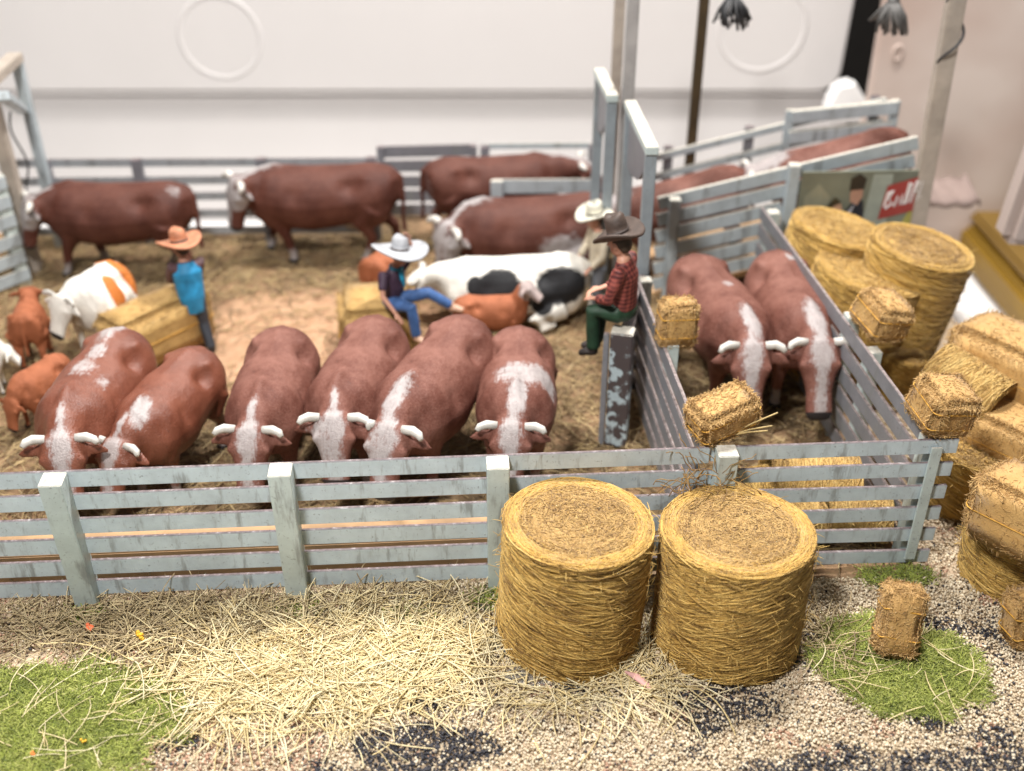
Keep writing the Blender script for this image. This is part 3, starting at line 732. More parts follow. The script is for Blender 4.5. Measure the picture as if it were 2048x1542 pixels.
for i, (p, sz, rt, lb) in enumerate(big):
    square_bale(G(*p), sz, rt, lb, 20 + i, LG, 2600, 1)
square_bale(G(312, 655, .72), (1.05, 2.3, 1.25), (0, 0, R(-38)), 'large square bale with a dark groove lying behind the left standing cattle', 30, LG, 1600, 1, mat='hay_top')
square_bale(G(757, 640, .62), (1.65, 1.5, 1.2), (0, 0, R(8)), 'large yellow bale under the seated man in blue jeans', 31, LG, 1600, 1, mat='hay_top')

# ================================================================== CATTLE
def cow(name, rump, head_px, mat, label, cat='cow', group=None, scale=1.0, pitch=None, poll=(2.0, 1.82), face=(.46, -.9), turn=0, marks=(), horns=True, voxel=.045, yaw=None, walk=0, loc=None, bend=0, fat=1.0, broken=None, roll=0, lie=False, rotx=0, udder=False, tz=0, HL=1.08, blaze=True, cheek=False, calf=False, eyes=False, face_white=False):
    mb = MB()
    trunk = [(-1.74, 1.72, .24, .26), (-1.6, 1.68, .52, .48), (-1.25, 1.62, .67, .62), (-.8, 1.57, .67, .65), (-.3, 1.50, .69, .69), (.2, 1.46, .72, .72), (.7, 1.49, .71, .70), (1.1, 1.52, .65, .67), (1.42, 1.54, .52, .56), (1.64, 1.52, .28, .38)]
    rings = []
    for x, zc, w, hh in trunk:
        w *= fat; ring = []
        for j in range(22):
            a = 2 * math.pi * j / 22; cy, cz = math.cos(a), math.sin(a)
            nar = 1 - .16 * max(0, cz)
            ring.append((x, w * nar * math.copysign(abs(cy) ** .85, cy), zc + hh * math.copysign(abs(cz) ** .88, cz)))
        rings.append(ring)
    mb.loft(rings)
    # haunches, shoulders, spine, hip bones
    for s in (-1, 1):
        mb.ball((-1.15, s * .36 * fat, 1.5), (.48, .30, .62), (0, R(12), 0)); mb.ball((.98, s * .36 * fat, 1.42), (.42, .26, .60), (0, R(-10), 0))
        mb.ball((-1.08, s * .38, 2.02), (.22, .15, .13)); mb.ball((-1.58, s * .2, 1.92), (.16, .16, .16))
    mb.tube([(-1.65, 0, 2.02), (-1.2, 0, 2.20), (-.5, 0, 2.18), (.4, 0, 2.12), (1.0, 0, 2.20), (1.4, 0, 2.06)], [.08, .09, .05, .05, .10, .10], 8)
    # legs
    for s in (-1, 1):
        w = walk * s
        if lie:
            mb.tube([(1.05, s * .40, 1.2), (1.35, s * .55, .86), (.85, s * .60, .80), (.62, s * .58, .79)], [.24, .15, .10, .11], 10)
            mb.tube([(-1.1, s * .5, 1.2), (-.45, s * .74, .92), (-.95, s * .80, .82), (-.6, s * .82, .80)], [.32, .18, .10, .11], 10)
            continue
        mb.tube([(1.0, s * .36, 1.35), (1.03 + w * .10, s * .36, .92), (1.02 + w * .22, s * .36, .62), (1.0 + w * .30, s * .35, .25), (1.02 + w * .34, s * .35, .10)], [.27, .185, .125, .09, .10], 10)
        mb.tube([(1.02 + w * .34, s * .35, .11), (1.06 + w * .34, s * .35, 0)], [.11, .135], 10)
        mb.tube([(-1.18, s * .38, 1.40), (-1.02 - w * .10, s * .39, 1.02), (-1.36 - w * .22, s * .37, .62), (-1.30 - w * .30, s * .36, .25), (-1.26 - w * .32, s * .36, .10)], [.36, .23, .125, .09, .10], 10)
        mb.tube([(-1.26 - w * .32, s * .36, .11), (-1.21 - w * .32, s * .36, 0)], [.11, .135], 10)
    # tail
    mb.tube([(-1.58, 0, 2.1), (-1.78, 0, 1.95), (-1.84, .03, 1.5), (-1.82, .05, 1.0), (-1.84, .06, .66)], [.10, .08, .055, .06, .085], 8)
    if udder: mb.ball((-.75, 0, .92), (.36, .27, .26))
    # neck and head
    tr = R(turn); rot = Matrix.Rotation(tr, 3, 'Z'); piv = Vector((1.15, 0, 0))
    def tn(v): return piv + rot @ (Vector(v) - piv)
    PX = Vector((poll[0], 0, poll[1])); fd = Vector((face[0], 0, face[1])).normalized(); upv = Vector((-fd.z, 0, fd.x))
    if upv.x < 0 and face[1] > 0: upv = -upv
    def hp(t, s=0, u=0): return tn(PX + fd * (HL * t) + Vector((0, s, 0)) + upv * u)
    mid = Vector(((1.15 + PX.x) / 2 + .05, 0, (1.62 + PX.z) / 2 + .02))
    mb.tube([(0.85, 0, 1.62), tn((1.35, 0, 1.64)), tn(mid - Vector((0, 0, .06))), tn(PX - upv * .16 + fd * .1)], [(.46, .56), (.42, .52), (.33, .43), (.25, .27)], 14, up=(0, 0, 1))
    mb.tube([tn((1.2, 0, 1.3)), tn(mid - Vector((.05, 0, .36))), hp(.28, 0, -.22)], [(.16, .2), (.11, .18), (.12, .12)], 8)
    wd = [(-.08, .22, .17), (.02, .285, .21), (.16, .29, .235), (.30, .315, .245), (.45, .245, .225), (.65, .195, .185), (.85, .20, .17), (.97, .205, .15), (1.05, .13, .09)]
    rings = []
    for tt, w, dp in wd:
        w *= 1.17
        rings.append([hp(tt, w * math.copysign(abs(math.cos(a)) ** .8, math.cos(a)), -.10 * (1 - tt * .4) + dp * math.copysign(abs(math.sin(a)) ** .8, math.sin(a))) for a in np.linspace(0, 2 * np.pi, 17)[:-1]])
    mb.loft(rings)
    for s in (-1, 1):
        mb.ball(hp(.30, s * .29, .03), .085); mb.ball(hp(.95, s * .12, .0), .08)
        e0, e1 = hp(.12, s * .29, -.10), hp(.20, s * .69, -.16)
        mb.tube([e0, (e0 + e1) / 2 + Vector((0, 0, .02)), e1], [(.07, .06), (.14, .06), (.04, .03)], 8, up=upv)
    me = mb.fused(name, voxel, 5)
    n = len(me.vertices); C = np.empty(n * 3, dtype=np.float32); me.vertices.foreach_get('co', C); C = C.reshape(-1, 3).astype(float)
    Nn = np.empty(n * 3, dtype=np.float32); me.vertices.foreach_get('normal', Nn); Nn = Nn.reshape(-1, 3)
    # hollow of the flank behind the ribs and behind the shoulder blade
    for c_, r_, amt in (((-.68, .56, 1.96), .22, .16), ((-.68, -.56, 1.96), .22, .16), ((.55, .60, 1.75), .2, .05), ((.55, -.60, 1.75), .2, .05), ((1.32, .38, 1.75), .18, .06), ((1.32, -.38, 1.75), .18, .06)):
        d = np.linalg.norm(C - np.array(c_), axis=1); C -= Nn * (amt * np.exp(-(d / r_) ** 2))[:, None]
    lump = .012 * np.sin(C[:, 0] * 5.1 + C[:, 2] * 3) * np.sin(C[:, 1] * 6.3 + 1.1) ; C += Nn * lump[:, None]
    # head frame coordinates
    q = (C - np.array(piv)) @ np.array(rot) + np.array(piv)          # un-turn
    ht = ((q - np.array(PX)) @ np.array(fd)) / HL; hs = q[:, 1]; hu = (q - np.array(PX)) @ np.array(upv)
    ishead = np.clip((q[:, 0] - (PX.x - .25)) / .1, 0, 1) * (hu > -.5)
    pale = np.zeros(n); dark = np.zeros(n)
    sm = lambda v, a, b: np.clip((v - a) / (b - a), 0, 1)
    if blaze:
        wv = .05 + .09 * np.exp(-((ht - .12) / .2) ** 2)
        pale = np.maximum(pale, sm(-np.abs(hs), -wv - .15, -wv + .05) * sm(ht, -.35, -.1) * (hu > -.15) * sm(q[:, 0], PX.x - .3, PX.x - .1))
        # nape stripe
        pale = np.maximum(pale, sm(-np.abs(hs), -.115, -.0) * sm(q[:, 0], 1.25, 1.5) * (q[:, 0] < PX.x + .05) * (Nn[:, 2] > .2))
    if cheek: pale = np.maximum(pale, ishead * sm(-np.sqrt(((ht - .32) / .24) ** 2 + ((hu + .02) / .22) ** 2), -1.3, -.8) * (np.abs(hs) > .13))
    if face_white: pale = np.maximum(pale, ishead * sm(ht, -.25, -.1))
    if not calf:
        pale = np.maximum(pale, .9 * sm(-C[:, 2], -.5, -.3) * (C[:, 2] < .5) * blaze)
    if udder: pale = np.maximum(pale, sm(-np.linalg.norm((C - np.array((-.75, 0, .92))) / np.array((.5, .4, .38)), axis=1), -1.15, -.85))
    for (cx, cy, cz, rx, ry, rz, val) in marks:
        d = np.sqrt(((C[:, 0] - cx) / rx) ** 2 + ((C[:, 1] - cy) / ry) ** 2 + ((C[:, 2] - cz) / rz) ** 2)
        m_ = sm(-d, -1.45, -.55)
        if val > 0: pale = np.maximum(pale, m_ * val)
        else: pale = pale * (1 - m_)
    dark = sm(ht, .90, .97) * (hu > -.4) * ishead
    dark = np.maximum(dark, sm(-C[:, 2], -.15, -.1))
    # bend the body sideways
    if bend:
        yy = R(bend) * np.clip(C[:, 0], -1.7, 2.5) / 2
        c2, s2 = np.cos(yy), np.sin(yy); C = np.stack([C[:, 0] * 1.0 - C[:, 1] * s2, C[:, 0] * s2 * .5 + C[:, 1] * c2, C[:, 2]], -1)
    def bendp(v):
        if not bend: return Vector(v)
        y_ = R(bend) * min(max(v[0], -1.7), 2.5) / 2
        return Vector((v[0] - v[1] * math.sin(y_), v[0] * math.sin(y_) * .5 + v[1] * math.cos(y_), v[2]))
    me.vertices.foreach_set('co', C.astype(np.float32).ravel())
    for nm, dat in (('pale', pale), ('dark', dark)):
        at = me.attributes.new(nm, 'FLOAT', 'POINT'); at.data.foreach_set('value', dat.astype(np.float32))
    me.update()
    o = link_mesh(name, me, M[mat]); o.scale = (scale,) * 3
    if loc is not None: o.location = loc
    else:
        a, b = rump, head_px
        d = b - a; yaw = math.atan2(d.y, d.x)
        kx = min(1.1, max(.45, (d.xy.length) / ((poll[0] + 1.62) * scale))); o.scale[0] = scale * kx
        o.location = (b.x - math.cos(yaw) * poll[0] * scale * kx, b.y - math.sin(yaw) * poll[0] * scale * kx, 0)
    o.rotation_euler = (R(rotx), R(pitch or 0), yaw if loc is None else R(yaw)); o.location.z += tz
    if horns:
        for s in (-1, 1):
            if broken == s: ln = .16
            else: ln = 1.0
            h = MB(); b0 = bendp(hp(-.02, s * .23, .0)); b1 = bendp(hp(-.03, s * (.25 + .15 * ln), .02)); b2_ = bendp(hp(.01, s * (.25 + .26 * ln), .05 * ln)); b3 = bendp(hp(.07, s * (.25 + .31 * ln), .09 * ln))
            h.tube([b0, b1, b2_, b3], [.075, .08, .068, .04], 10)
            h.build('horn', M['horn'], o, smooth=True)
    if eyes:
        for s in (-1, 1):
            h = MB(); h.ball(bendp(hp(.30, s * .30, .05)), .05); h.build('eye', M['black'], o, smooth=True)
    return tag(o, label, cat, group)
HG = 'red-brown white-faced cattle'
front = [
 ((235, 652), (95, 880), 'red-brown cow with white streaks down its back, leftmost at the front fence', 'hereford_gloss', 1.05, dict(turn=4, bend=8, marks=[(-1.3, -.05, 2.2, .5, .16, .3, .9), (-.5, .02, 2.2, .35, .14, .3, .8), (.1, -.02, 2.15, .3, .22, .3, .75), (.4, .35, 1.95, .3, .12, .2, .7)])),
 ((390, 690), (238, 880), 'red-brown cow with white streaked neck and twisted head, second from left at front fence', 'hereford_gloss', .94, dict(turn=-20, bend=10, poll=(1.95, 1.7), broken=-1, marks=[(1.3, .1, 2.15, .45, .16, .3, 1)])),
 ((565, 650), (505, 862), 'brown cow facing out squarely with two even horns, third from left at front fence', 'hereford', 1.0, dict(turn=-4, fat=1.03)),
 ((757, 628), (648, 845), 'brown cow with pale speckled forehead, fourth from left at the front fence', 'hereford', 1.03, dict(turn=12, poll=(1.95, 1.9), marks=[(2.2, 0, 1.6, .3, .26, .4, .9)])),
 ((935, 628), (765, 855), 'long brown cow with one chipped horn, fifth from left at the front fence', 'hereford', 1.08, dict(turn=6, broken=-1, marks=[(1.45, 0, 2.1, .6, .15, .4, .9), (2.2, 0, 1.5, .25, .24, .4, .8)])),
 ((1040, 650), (1026, 855), 'brown cow with paint peeled to a grey patch on its back, rightmost at front fence', 'hereford', 1.0, dict(turn=-2, marks=[(.55, .05, 2.1, .42, .40, .5, 1), (.35, .40, 1.9, .35, .3, .6, 1), (1.3, .05, 2.1, .6, .16, .4, 1)])),
]
for a, b, lb, mt, sc, kw in front:
    cow('cow', G(*a, 2.15 * sc), G(*b, 1.82 * sc), mt, lb, group=HG, scale=sc, **kw)
cow('cow', G(1392, 512, 2.2), G(1530, 708, 1.85), 'hereford', 'brown cow with a white curved horn standing on the left inside the chute', group=HG, scale=1.06, turn=-8, bend=-6, HL=1.3, poll=(2.1, 1.9), face=(.5, -.85), marks=[(1.5, 0, 2.1, .5, .15, .4, 1), (0, .05, 2.15, .12, .10, .2, .8)])
cow('cow', G(1552, 505, 2.2), G(1640, 703, 1.85), 'hereford', 'brown cow with a straight white nape stripe standing on the right inside the chute', group=HG, scale=1.06, turn=-3, bend=2, HL=1.3, poll=(2.1, 1.9), face=(.5, -.85), marks=[(1.5, 0, 2.1, .6, .16, .4, 1), (-1.0, .1, 2.2, .14, .10, .2, .8)])
# back of the pen
def side_cow(px_l, px_r, py_feet, mat, label, faceleft=True, scale=1.0, yaw=None, **kw):
    c = G((px_l + px_r) / 2, py_feet); y = yaw if yaw is not None else (180 if faceleft else 0)
    return cow('cow', None, None, mat, label, loc=Vector((c.x, c.y, 0)), yaw=y, scale=scale, **kw)
side_cow(92, 430, 542, 'hereford_shaded', 'shade-darkened red-brown cow walking left with white cheek, farthest left at the back', group=HG, scale=1.03, walk=1, poll=(1.95, 1.92), face=(.25, -.95), turn=30, yaw=178, cheek=True, marks=[(-1.45, .2, 2.1, .2, .2, .15, .5)])
side_cow(485, 825, 512, 'hereford_shaded', 'red-brown cow with white cheek spot and nape walking left before the back fence', group=HG, scale=1.08, walk=-1, poll=(1.9, 2.0), face=(.2, -1), turn=32, yaw=180, udder=True, cheek=True, marks=[(1.5, 0, 2.2, .6, .13, .3, 1)])
side_cow(825, 1155, 476, 'hereford_shaded', 'red-brown cow seen from its rump, heading right behind the grey inner gate', faceleft=False, group=HG, scale=1.0, yaw=10, walk=.6, turn=-10, poll=(2.2, 2.0), face=(.7, -.7))
side_cow(885, 1240, 530, 'hereford_shaded', 'red-brown cow with pale udder lying behind the black and white cow', group=HG, scale=1.18, yaw=186, turn=30, poll=(1.85, 1.8), face=(.2, -1), lie=True, tz=-.70 * 1.18, udder=True, cheek=True, marks=[(1.35, 0, 2.2, .5, .13, .3, 1), (-.55, .6, 1.35, .5, .3, .28, .9)])
# ramp cattle
ang = math.degrees(math.atan2(dz, Lr))
for px, py, lb in ((1385, 395, 'brown cow low on the loading ramp with a white nape'), (1700, 310, 'brown cow at the top of the loading ramp, rump to the right')):
    f = (onY(px, py, RY + 1.35).x - r0.x) / Lr
    cow('cow', None, None, 'hereford', lb, group=HG, loc=Vector((r0.x + Lr * f, RY + 1.35, dz * f + .12)), yaw=180, pitch=ang, scale=.95, poll=(1.95, 2.0), face=(.4, -.9), marks=[(1.55, 0, 2.1, .55, .3, .5, 1.3), (2.0, 0, 1.9, .3, .4, .4, 1.3)])
# black and white cow
side_cow(885, 1160, 632, 'holstein', 'black and white dairy cow lying across the pen behind the seated man', cat='cow', scale=.98, yaw=184, lie=True, tz=-.72 * .98, horns=True, blaze=False, udder=False, poll=(2.1, 1.75), face=(.6, -.8), turn=-12,
         marks=[(.3, .6, 1.72, .50, .45, .50, 1), (.75, .6, 1.55, .3, .4, .2, 1), (-.2, .6, 1.5, .25, .4, .2, 1), (.85, .55, 1.8, .18, .4, .2, 1), (-1.1, .55, 1.75, .58, .5, .42, 1), (-.65, .6, 1.35, .25, .4, .25, 1), (2.3, .3, 1.4, .2, .3, .4, 1)])
# orange and white cow looking out
cow('cow', G(205, 546, 1.8), G(132, 604, 1.6), 'orange_cow', 'orange and white horned cow facing out, left of the large square bale', scale=.88, poll=(2.0, 1.85), face=(.55, -.85), blaze=False, turn=-14,
    marks=[(-1.25, .1, 1.95, .36, .8, .7, 1), (-.1, .55, 1.75, .42, .38, .6, 1), (.2, -.5, 1.6, .4, .4, .5, 1)])
# calves
CG = 'orange-brown calves'
cow('calf', G(125, 715, 1.15), G(15, 790, 1.0), 'calf', 'orange-brown calf grazing with head down beside the leftmost front cow', 'calf', CG, scale=.58, horns=False, blaze=False, calf=True, face=(.3, -.95), poll=(2.0, 1.5), fat=.85)
cow('calf', G(45, 650, 1.1), G(52, 570, 1.5), 'calf', 'orange-brown calf seen from behind with ears spread at the left fence', 'calf', CG, scale=.60, horns=False, blaze=False, calf=True, face=(.8, -.5), poll=(1.9, 2.35), fat=.8)
cow('calf', G(-60, 700, 1.0), G(10, 690, 1.0), 'orange_cow', 'white muzzled calf poking in at the left edge', 'calf', None, scale=.55, horns=False, blaze=False, calf=True, face=(.8, -.6), poll=(2.0, 1.7))
cow('calf', G(915, 606, 1.05), G(1050, 572, 1.4), 'calf', 'orange-brown calf with a white face standing against the black and white cow', 'calf', CG, scale=.54, horns=False, blaze=False, calf=True, face=(.8, -.5), poll=(1.6, 2.85), fat=.85, face_white=True, turn=-25)
cow('calf', G(752, 545, 1.0), G(790, 500, 1.2), 'calf', 'orange-brown calf showing only its round rump behind the seated man', 'calf', CG, scale=.62, horns=False, blaze=False, calf=True, fat=1.05)

# ================================================================== PEOPLE
def hand(mb, p, d, s=1.0, side=1):
    p = Vector(p); d = Vector(d).normalized(); a = d.cross(Vector((0, 0, 1)))
    if a.length < .1: a = Vector((0, 1, 0))
    a.normalize(); b = a.cross(d)
    mb.tube([p, p + d * .10 * s, p + d * .17 * s], [(.045 * s, .03 * s), (.06 * s, .03 * s), (.055 * s, .025 * s)], 8, up=b)
    for i, ln in enumerate((.11, .135, .125, .09)):
        q = p + d * .16 * s + a * ((i - 1.5) * .032 * s)
        mb.tube([q, q + d * ln * .5 * s - b * .01, q + d * ln * .9 * s - b * .045 * s], [.016 * s, .015 * s, .011 * s], 6)
    q = p + d * .05 * s + a * (-.05 * side * s); mb.tube([q, q + d * .06 * s - a * .045 * side * s, q + d * .12 * s - a * .05 * side * s - b * .02], [.019 * s, .017 * s, .013 * s], 6)

def person(loc, yaw, J, label, shirt, trousers, hat, boot, hair=(.06, .04, .025), hat_tilt=(0, 0), bare_arm=True, scarf=None, brim=.40, vest=None, scale=1.0):
    """J: joints in a frame with x forward, y left, z up"""
    J = {k: Vector(v) for k, v in J.items()}
    mb = MB(); H = J['head']; fz = J.get('look', Vector((1, 0, -.1))).normalized(); sd = Vector((0, 0, 1)).cross(fz).normalized(); hu = fz.cross(sd)
    def hp(x, y, z): return H + fz * x + sd * y + hu * z
    rings = []
    for z, w, dF, dB in ((-.20, .07, .10, .02), (-.17, .10, .14, .06), (-.10, .125, .155, .12), (0, .138, .15, .16), (.09, .135, .14, .165), (.15, .105, .11, .13), (.19, .05, .05, .06)):
        rings.append([hp((dF if math.cos(a) > 0 else dB) * math.cos(a), w * math.sin(a), z) for a in np.linspace(0, 2 * math.pi, 15)[:-1]])
    mb.loft(rings)
    mb.tube([hp(.14, 0, .03), hp(.19, 0, -.05), hp(.14, 0, -.07)], [.018, .035, .02], 6)            # nose
    mb.tube([hp(.135, -.045, -.115), hp(.15, 0, -.112), hp(.135, .045, -.115)], .018, 6)           # lips
    for s in (-1, 1):
        mb.ball(hp(0, s * .14, -.02), (.045, .02, .06)); mb.ball(hp(.125, s * .055, .03), (.03, .03, .02))
    mb.tube([J['neck'], (J['neck'] + hp(-.03, 0, -.12)) / 2, hp(-.03, 0, -.1)], [.09, .078, .08], 10)
    mb.tube([J['neck'] + Vector((0, 0, .02)), J['chest'], J['pelvis']], [(.12, .10), (.21, .14), (.18, .14)], 12, up=(1, 0, 0))
    for s in 'lr':
        mb.tube([J['sh' + s], J['el' + s], J['wr' + s]], [.075, .062, .042], 10)
        hand(mb, J['wr' + s], J['wr' + s] - J['el' + s], 1.0, 1 if s == 'l' else -1)
        mb.tube([J['hip' + s], J['kn' + s], J['an' + s]], [.11, .085, .055], 10)
    root = link_mesh('person', mb.fused('person', .021, 1), M['skin'], None, loc, (0, 0, R(yaw))); root.scale = (scale,) * 3
    tag(root, label, 'person')
    c = MB(); c.tube([J['neck'] + Vector((0, 0, -.02)), J['chest'] + Vector((0, 0, .08)), J['chest'] - Vector((0, 0, .16)), J['pelvis'] + Vector((0, 0, .02))], [(.13, .115), (.27, .18), (.245, .185), (.23, .18)], 14, up=(1, 0, 0))
    for s in 'lr':
        pts = [J['chest'] * .5 + J['sh' + s] * .5, J['sh' + s], (J['sh' + s] + J['el' + s]) / 2]; rr = [.11, .12, .105]
        if not bare_arm: pts += [J['el' + s], (J['el' + s] * .15 + J['wr' + s] * .85)]; rr += [.09, .075]
        else: pts += [J['sh' + s] * .3 + J['el' + s] * .7]; rr += [.10]
        c.tube(pts, rr, 10)
    link_mesh('shirt', c.fused('shirt', .028, 2), shirt, root)
    if vest:
        c = MB(); c.tube([J['neck'] - Vector((0, 0, .06)), J['chest'] + Vector((0, 0, .06)), J['chest'] - Vector((0, 0, .16)), J['pelvis'] + Vector((0, 0, .05)), J['pelvis'] + Vector((0, 0, -.30))], [(.17, .15), (.31, .23), (.30, .235), (.275, .24), (.24, .22)], 14, up=(1, 0, 0))
        link_mesh('vest', c.fused('vest', .028, 2), vest, root)
    c = MB(); c.ball(J['pelvis'] + Vector((0, 0, -.02)), (.20, .235, .17))
    for s in 'lr':
        c.tube([J['pelvis'] * .3 + J['hip' + s] * .7, J['hip' + s], (J['hip' + s] + J['kn' + s]) / 2, J['kn' + s], (J['kn' + s] + J['an' + s]) / 2, J['an' + s]], [.15, .165, .14, .122, .11, .105], 12)
    link_mesh('trousers', c.fused('trousers', .028, 2), trousers, root)
    for s in 'lr':
        b_ = MB(); A = J['an' + s]; d = J.get('toe' + s, A + Vector((.25, 0, -.12))) - A
        b_.tube([A + Vector((0, 0, .06)), A - Vector((0, 0, .06)), A + d * .35 - Vector((0, 0, .02)), A + d], [(.085, .085), (.085, .08), (.085, .07), (.06, .045)], 10); 
        link_mesh('boot', b_.fused('boot', .022, 2), boot, root)
    brim *= 1.16
    h_ = MB()
    h_.ball(hp(-.03, 0, .02), (.155, .158, .165)); h_.ball(hp(-.09, 0, -.06), (.10, .13, .12))
    link_mesh('hair', h_.fused('hair', .026, 1), simple('hair', hair, .7, .2, 8), root)
    # hat: brim rises at the sides, creased crown
    bm_ = MB(); rings = []
    prof = [(.155, -.005), (brim * .6, -.03), (brim, .0), (brim + .015, .025), (brim, .05), (brim * .6, .02), (.17, .05), (.175, .15), (.165, .27), (.12, .32), (.05, .285), (.004, .27)]
    for r_, z in prof:
        ring = []
        for a in np.linspace(0, 2 * math.pi, 29)[:-1]:
            out = max(0, (r_ - .17) / (brim - .17)); ring.append((r_ * (1.08 if r_ < .2 else 1.05) * math.cos(a), r_ * math.sin(a) * .96, z + out * (.10 * math.sin(a) ** 2 - .04 * math.cos(a) ** 2) + (.02 * math.cos(2 * a) if z > .2 else 0)))
        rings.append(ring)
    bm_.loft(rings, cap=False)
    band = MB(); band.tube([(.184 * 1.0 * math.cos(a), .172 * math.sin(a), .072) for a in np.linspace(0, 2 * math.pi, 25)[:-1]], (.012, .025), 6, closed=True, up=(0, 0, 1))
    ho = bm_.build('hat', hat, root, H + hu * .085 - fz * .01, None, smooth=True)
    md = ho.modifiers.new('thick', 'SOLIDIFY'); md.thickness = .012
    ya = math.atan2(fz.y, fz.x); ho.rotation_euler = (R(hat_tilt[0]), R(hat_tilt[1]), ya)
    band.build('hat_band', simple('hat_band', (.05, .035, .03), .6), ho, smooth=True)
    if scarf:
        sc_ = MB(); sc_.tube([J['neck'] + Vector((.115 * math.cos(a), .12 * math.sin(a), -.01 - .02 * math.cos(a))) for a in np.linspace(0, 2 * math.pi, 17)[:-1]], .035, 8, closed=True)
        fr = J['chest'] + Vector((.20, 0, .0)); sc_.tube([J['neck'] + Vector((.12, 0, -.03)), fr + Vector((.02, .02, .06)), fr + Vector((.05, .05, -.14))], [.05, .06, .02], 8)
        link_mesh('neckerchief', sc_.fused('neckerchief', .02, 1), scarf, root)
    return root
def plaid(name, c1, c2):
    m, nt, b = new_mat(name)
    t = nd(nt, 'ShaderNodeTexCoord'); w1 = nd(nt, 'ShaderNodeTexWave', bands_direction='Z'); w2 = nd(nt, 'ShaderNodeTexWave', bands_direction='Y')
    for w in (w1, w2): w.inputs['Scale'].default_value = 4.5; w.inputs['Distortion'].default_value = 3.0; lk(nt, t.outputs['Object'], w.inputs[0])
    f = math_(nt, 'MULTIPLY', math_(nt, 'ADD', w1.outputs['Fac'], w2.outputs['Fac']), .5)
    f = math_(nt, 'ADD', math_(nt, 'MULTIPLY', f, .5), math_(nt, 'MULTIPLY', noise(nt, 9, 4, .7), .6))
    lk(nt, ramp(nt, f, [(.35, c1), (.8, c2)]), b.inputs['Base Color']); b.inputs['Roughness'].default_value = .6
    bump(nt, b, noise(nt, 14, 3), .5, .03); return m
P_ = lambda n, c: simple(n, c, .6, .3, 5, .3)
# A: standing man, blue vest, seen from behind
A0 = G(402, 700)
person((A0.x, A0.y, 0), 118, dict(head=(.16, .02, 2.36), look=(1, .25, -.35), neck=(.08, 0, 2.12), chest=(.03, 0, 1.82), pelvis=(-.02, 0, 1.28), shl=(.05, .30, 2.02), shr=(.05, -.30, 2.02), ell=(.22, .33, 1.66), elr=(.26, -.25, 1.60), wrl=(.46, .20, 1.50), wrr=(.46, -.12, 1.36),
    hipl=(-.02, .12, 1.24), hipr=(-.02, -.12, 1.24), knl=(.14, .15, .70), knr=(-.06, -.14, .68), anl=(.18, .18, .14), anr=(-.30, -.17, .16), toel=(.42, .2, .04), toer=(-.06, -.18, .04)),
    'figure in a bright blue vest and wide orange-tan hat standing in the pen, back turned', P_('dark_plum_sleeves', (.09, .045, .05)), P_('black_trousers', (.03, .035, .045)), P_('orange_felt', (.46, .19, .10)), P_('black_boot', (.02, .02, .022)), vest=P_('blue_vest', (.02, .24, .46)), bare_arm=False, hat_tilt=(0, 10), brim=.40, scale=1.0)
# B: seated man on bale
B0 = G(792, 612, 1.24)
person((B0.x, B0.y, 1.24), -40, dict(head=(.12, .08, 1.16), look=(1, -.35, -.25), neck=(.02, .05, .90), chest=(-.03, .03, .62), pelvis=(-.10, 0, .14), shl=(-.02, .32, .84), shr=(-.02, -.28, .80), ell=(.02, .55, 1.10), elr=(.10, -.44, .42), wrl=(.10, .36, 1.42), wrr=(.42, -.42, .14),
    hipl=(-.02, .13, .12), hipr=(-.02, -.13, .12), knl=(.55, .42, .32), knr=(.58, -.12, .20), anl=(.86, .72, .02), anr=(.66, -.10, -.42), toel=(1.12, .84, -.06), toer=(.92, -.08, -.52)),
    'figure in blue jeans, dark plum tee and grey-white hat sitting on a yellow bale', P_('plum_tee', (.055, .03, .055)), P_('blue_denim', (.05, .12, .30)), P_('grey_white_felt', (.36, .37, .39)), simple('tan_boot', (.50, .30, .20), .5, .1), scarf=P_('blue_neckerchief', (.02, .30, .48)), hat_tilt=(-8, -6), brim=.50)
# C: man on gate, red plaid
C0 = G(1238, 625, 2.46)
person((C0.x + .02, C0.y - .25, 2.50), 158, dict(head=(.10, 0, 1.22), look=(1, -.1, -.25), neck=(.02, 0, .98), chest=(-.03, 0, .64), pelvis=(-.04, 0, .17), shl=(.0, .27, .86), shr=(.0, -.27, .86), ell=(.10, .34, .44), elr=(.06, -.35, .42), wrl=(.36, .18, .34), wrr=(.36, -.14, .36),
    hipl=(.0, .13, .15), hipr=(.0, -.13, .15), knl=(.40, .17, .13), knr=(.36, -.14, .14), anl=(.36, .18, -.50), anr=(.42, -.13, -.58), toel=(.58, .2, -.62), toer=(.66, -.13, -.70)),
    'figure in red plaid shirt, green trousers and dark brown hat sitting on the gate end', plaid('red_plaid', (.07, .012, .012), (.33, .08, .06)), P_('green_trousers', (.012, .042, .02)), P_('dark_brown_felt', (.065, .043, .033)), P_('dark_boot', (.022, .016, .014)), hat_tilt=(0, 20), bare_arm=False, brim=.36, scale=1.18)
plaid_man = [o for o in bpy.data.objects if o.name.startswith('person')][-1]; plaid_man.scale = (1.18, 1.3, 1.2)
for o in plaid_man.children:
    if o.name.startswith('hat'): o.scale = (.88, .86, 1.05)
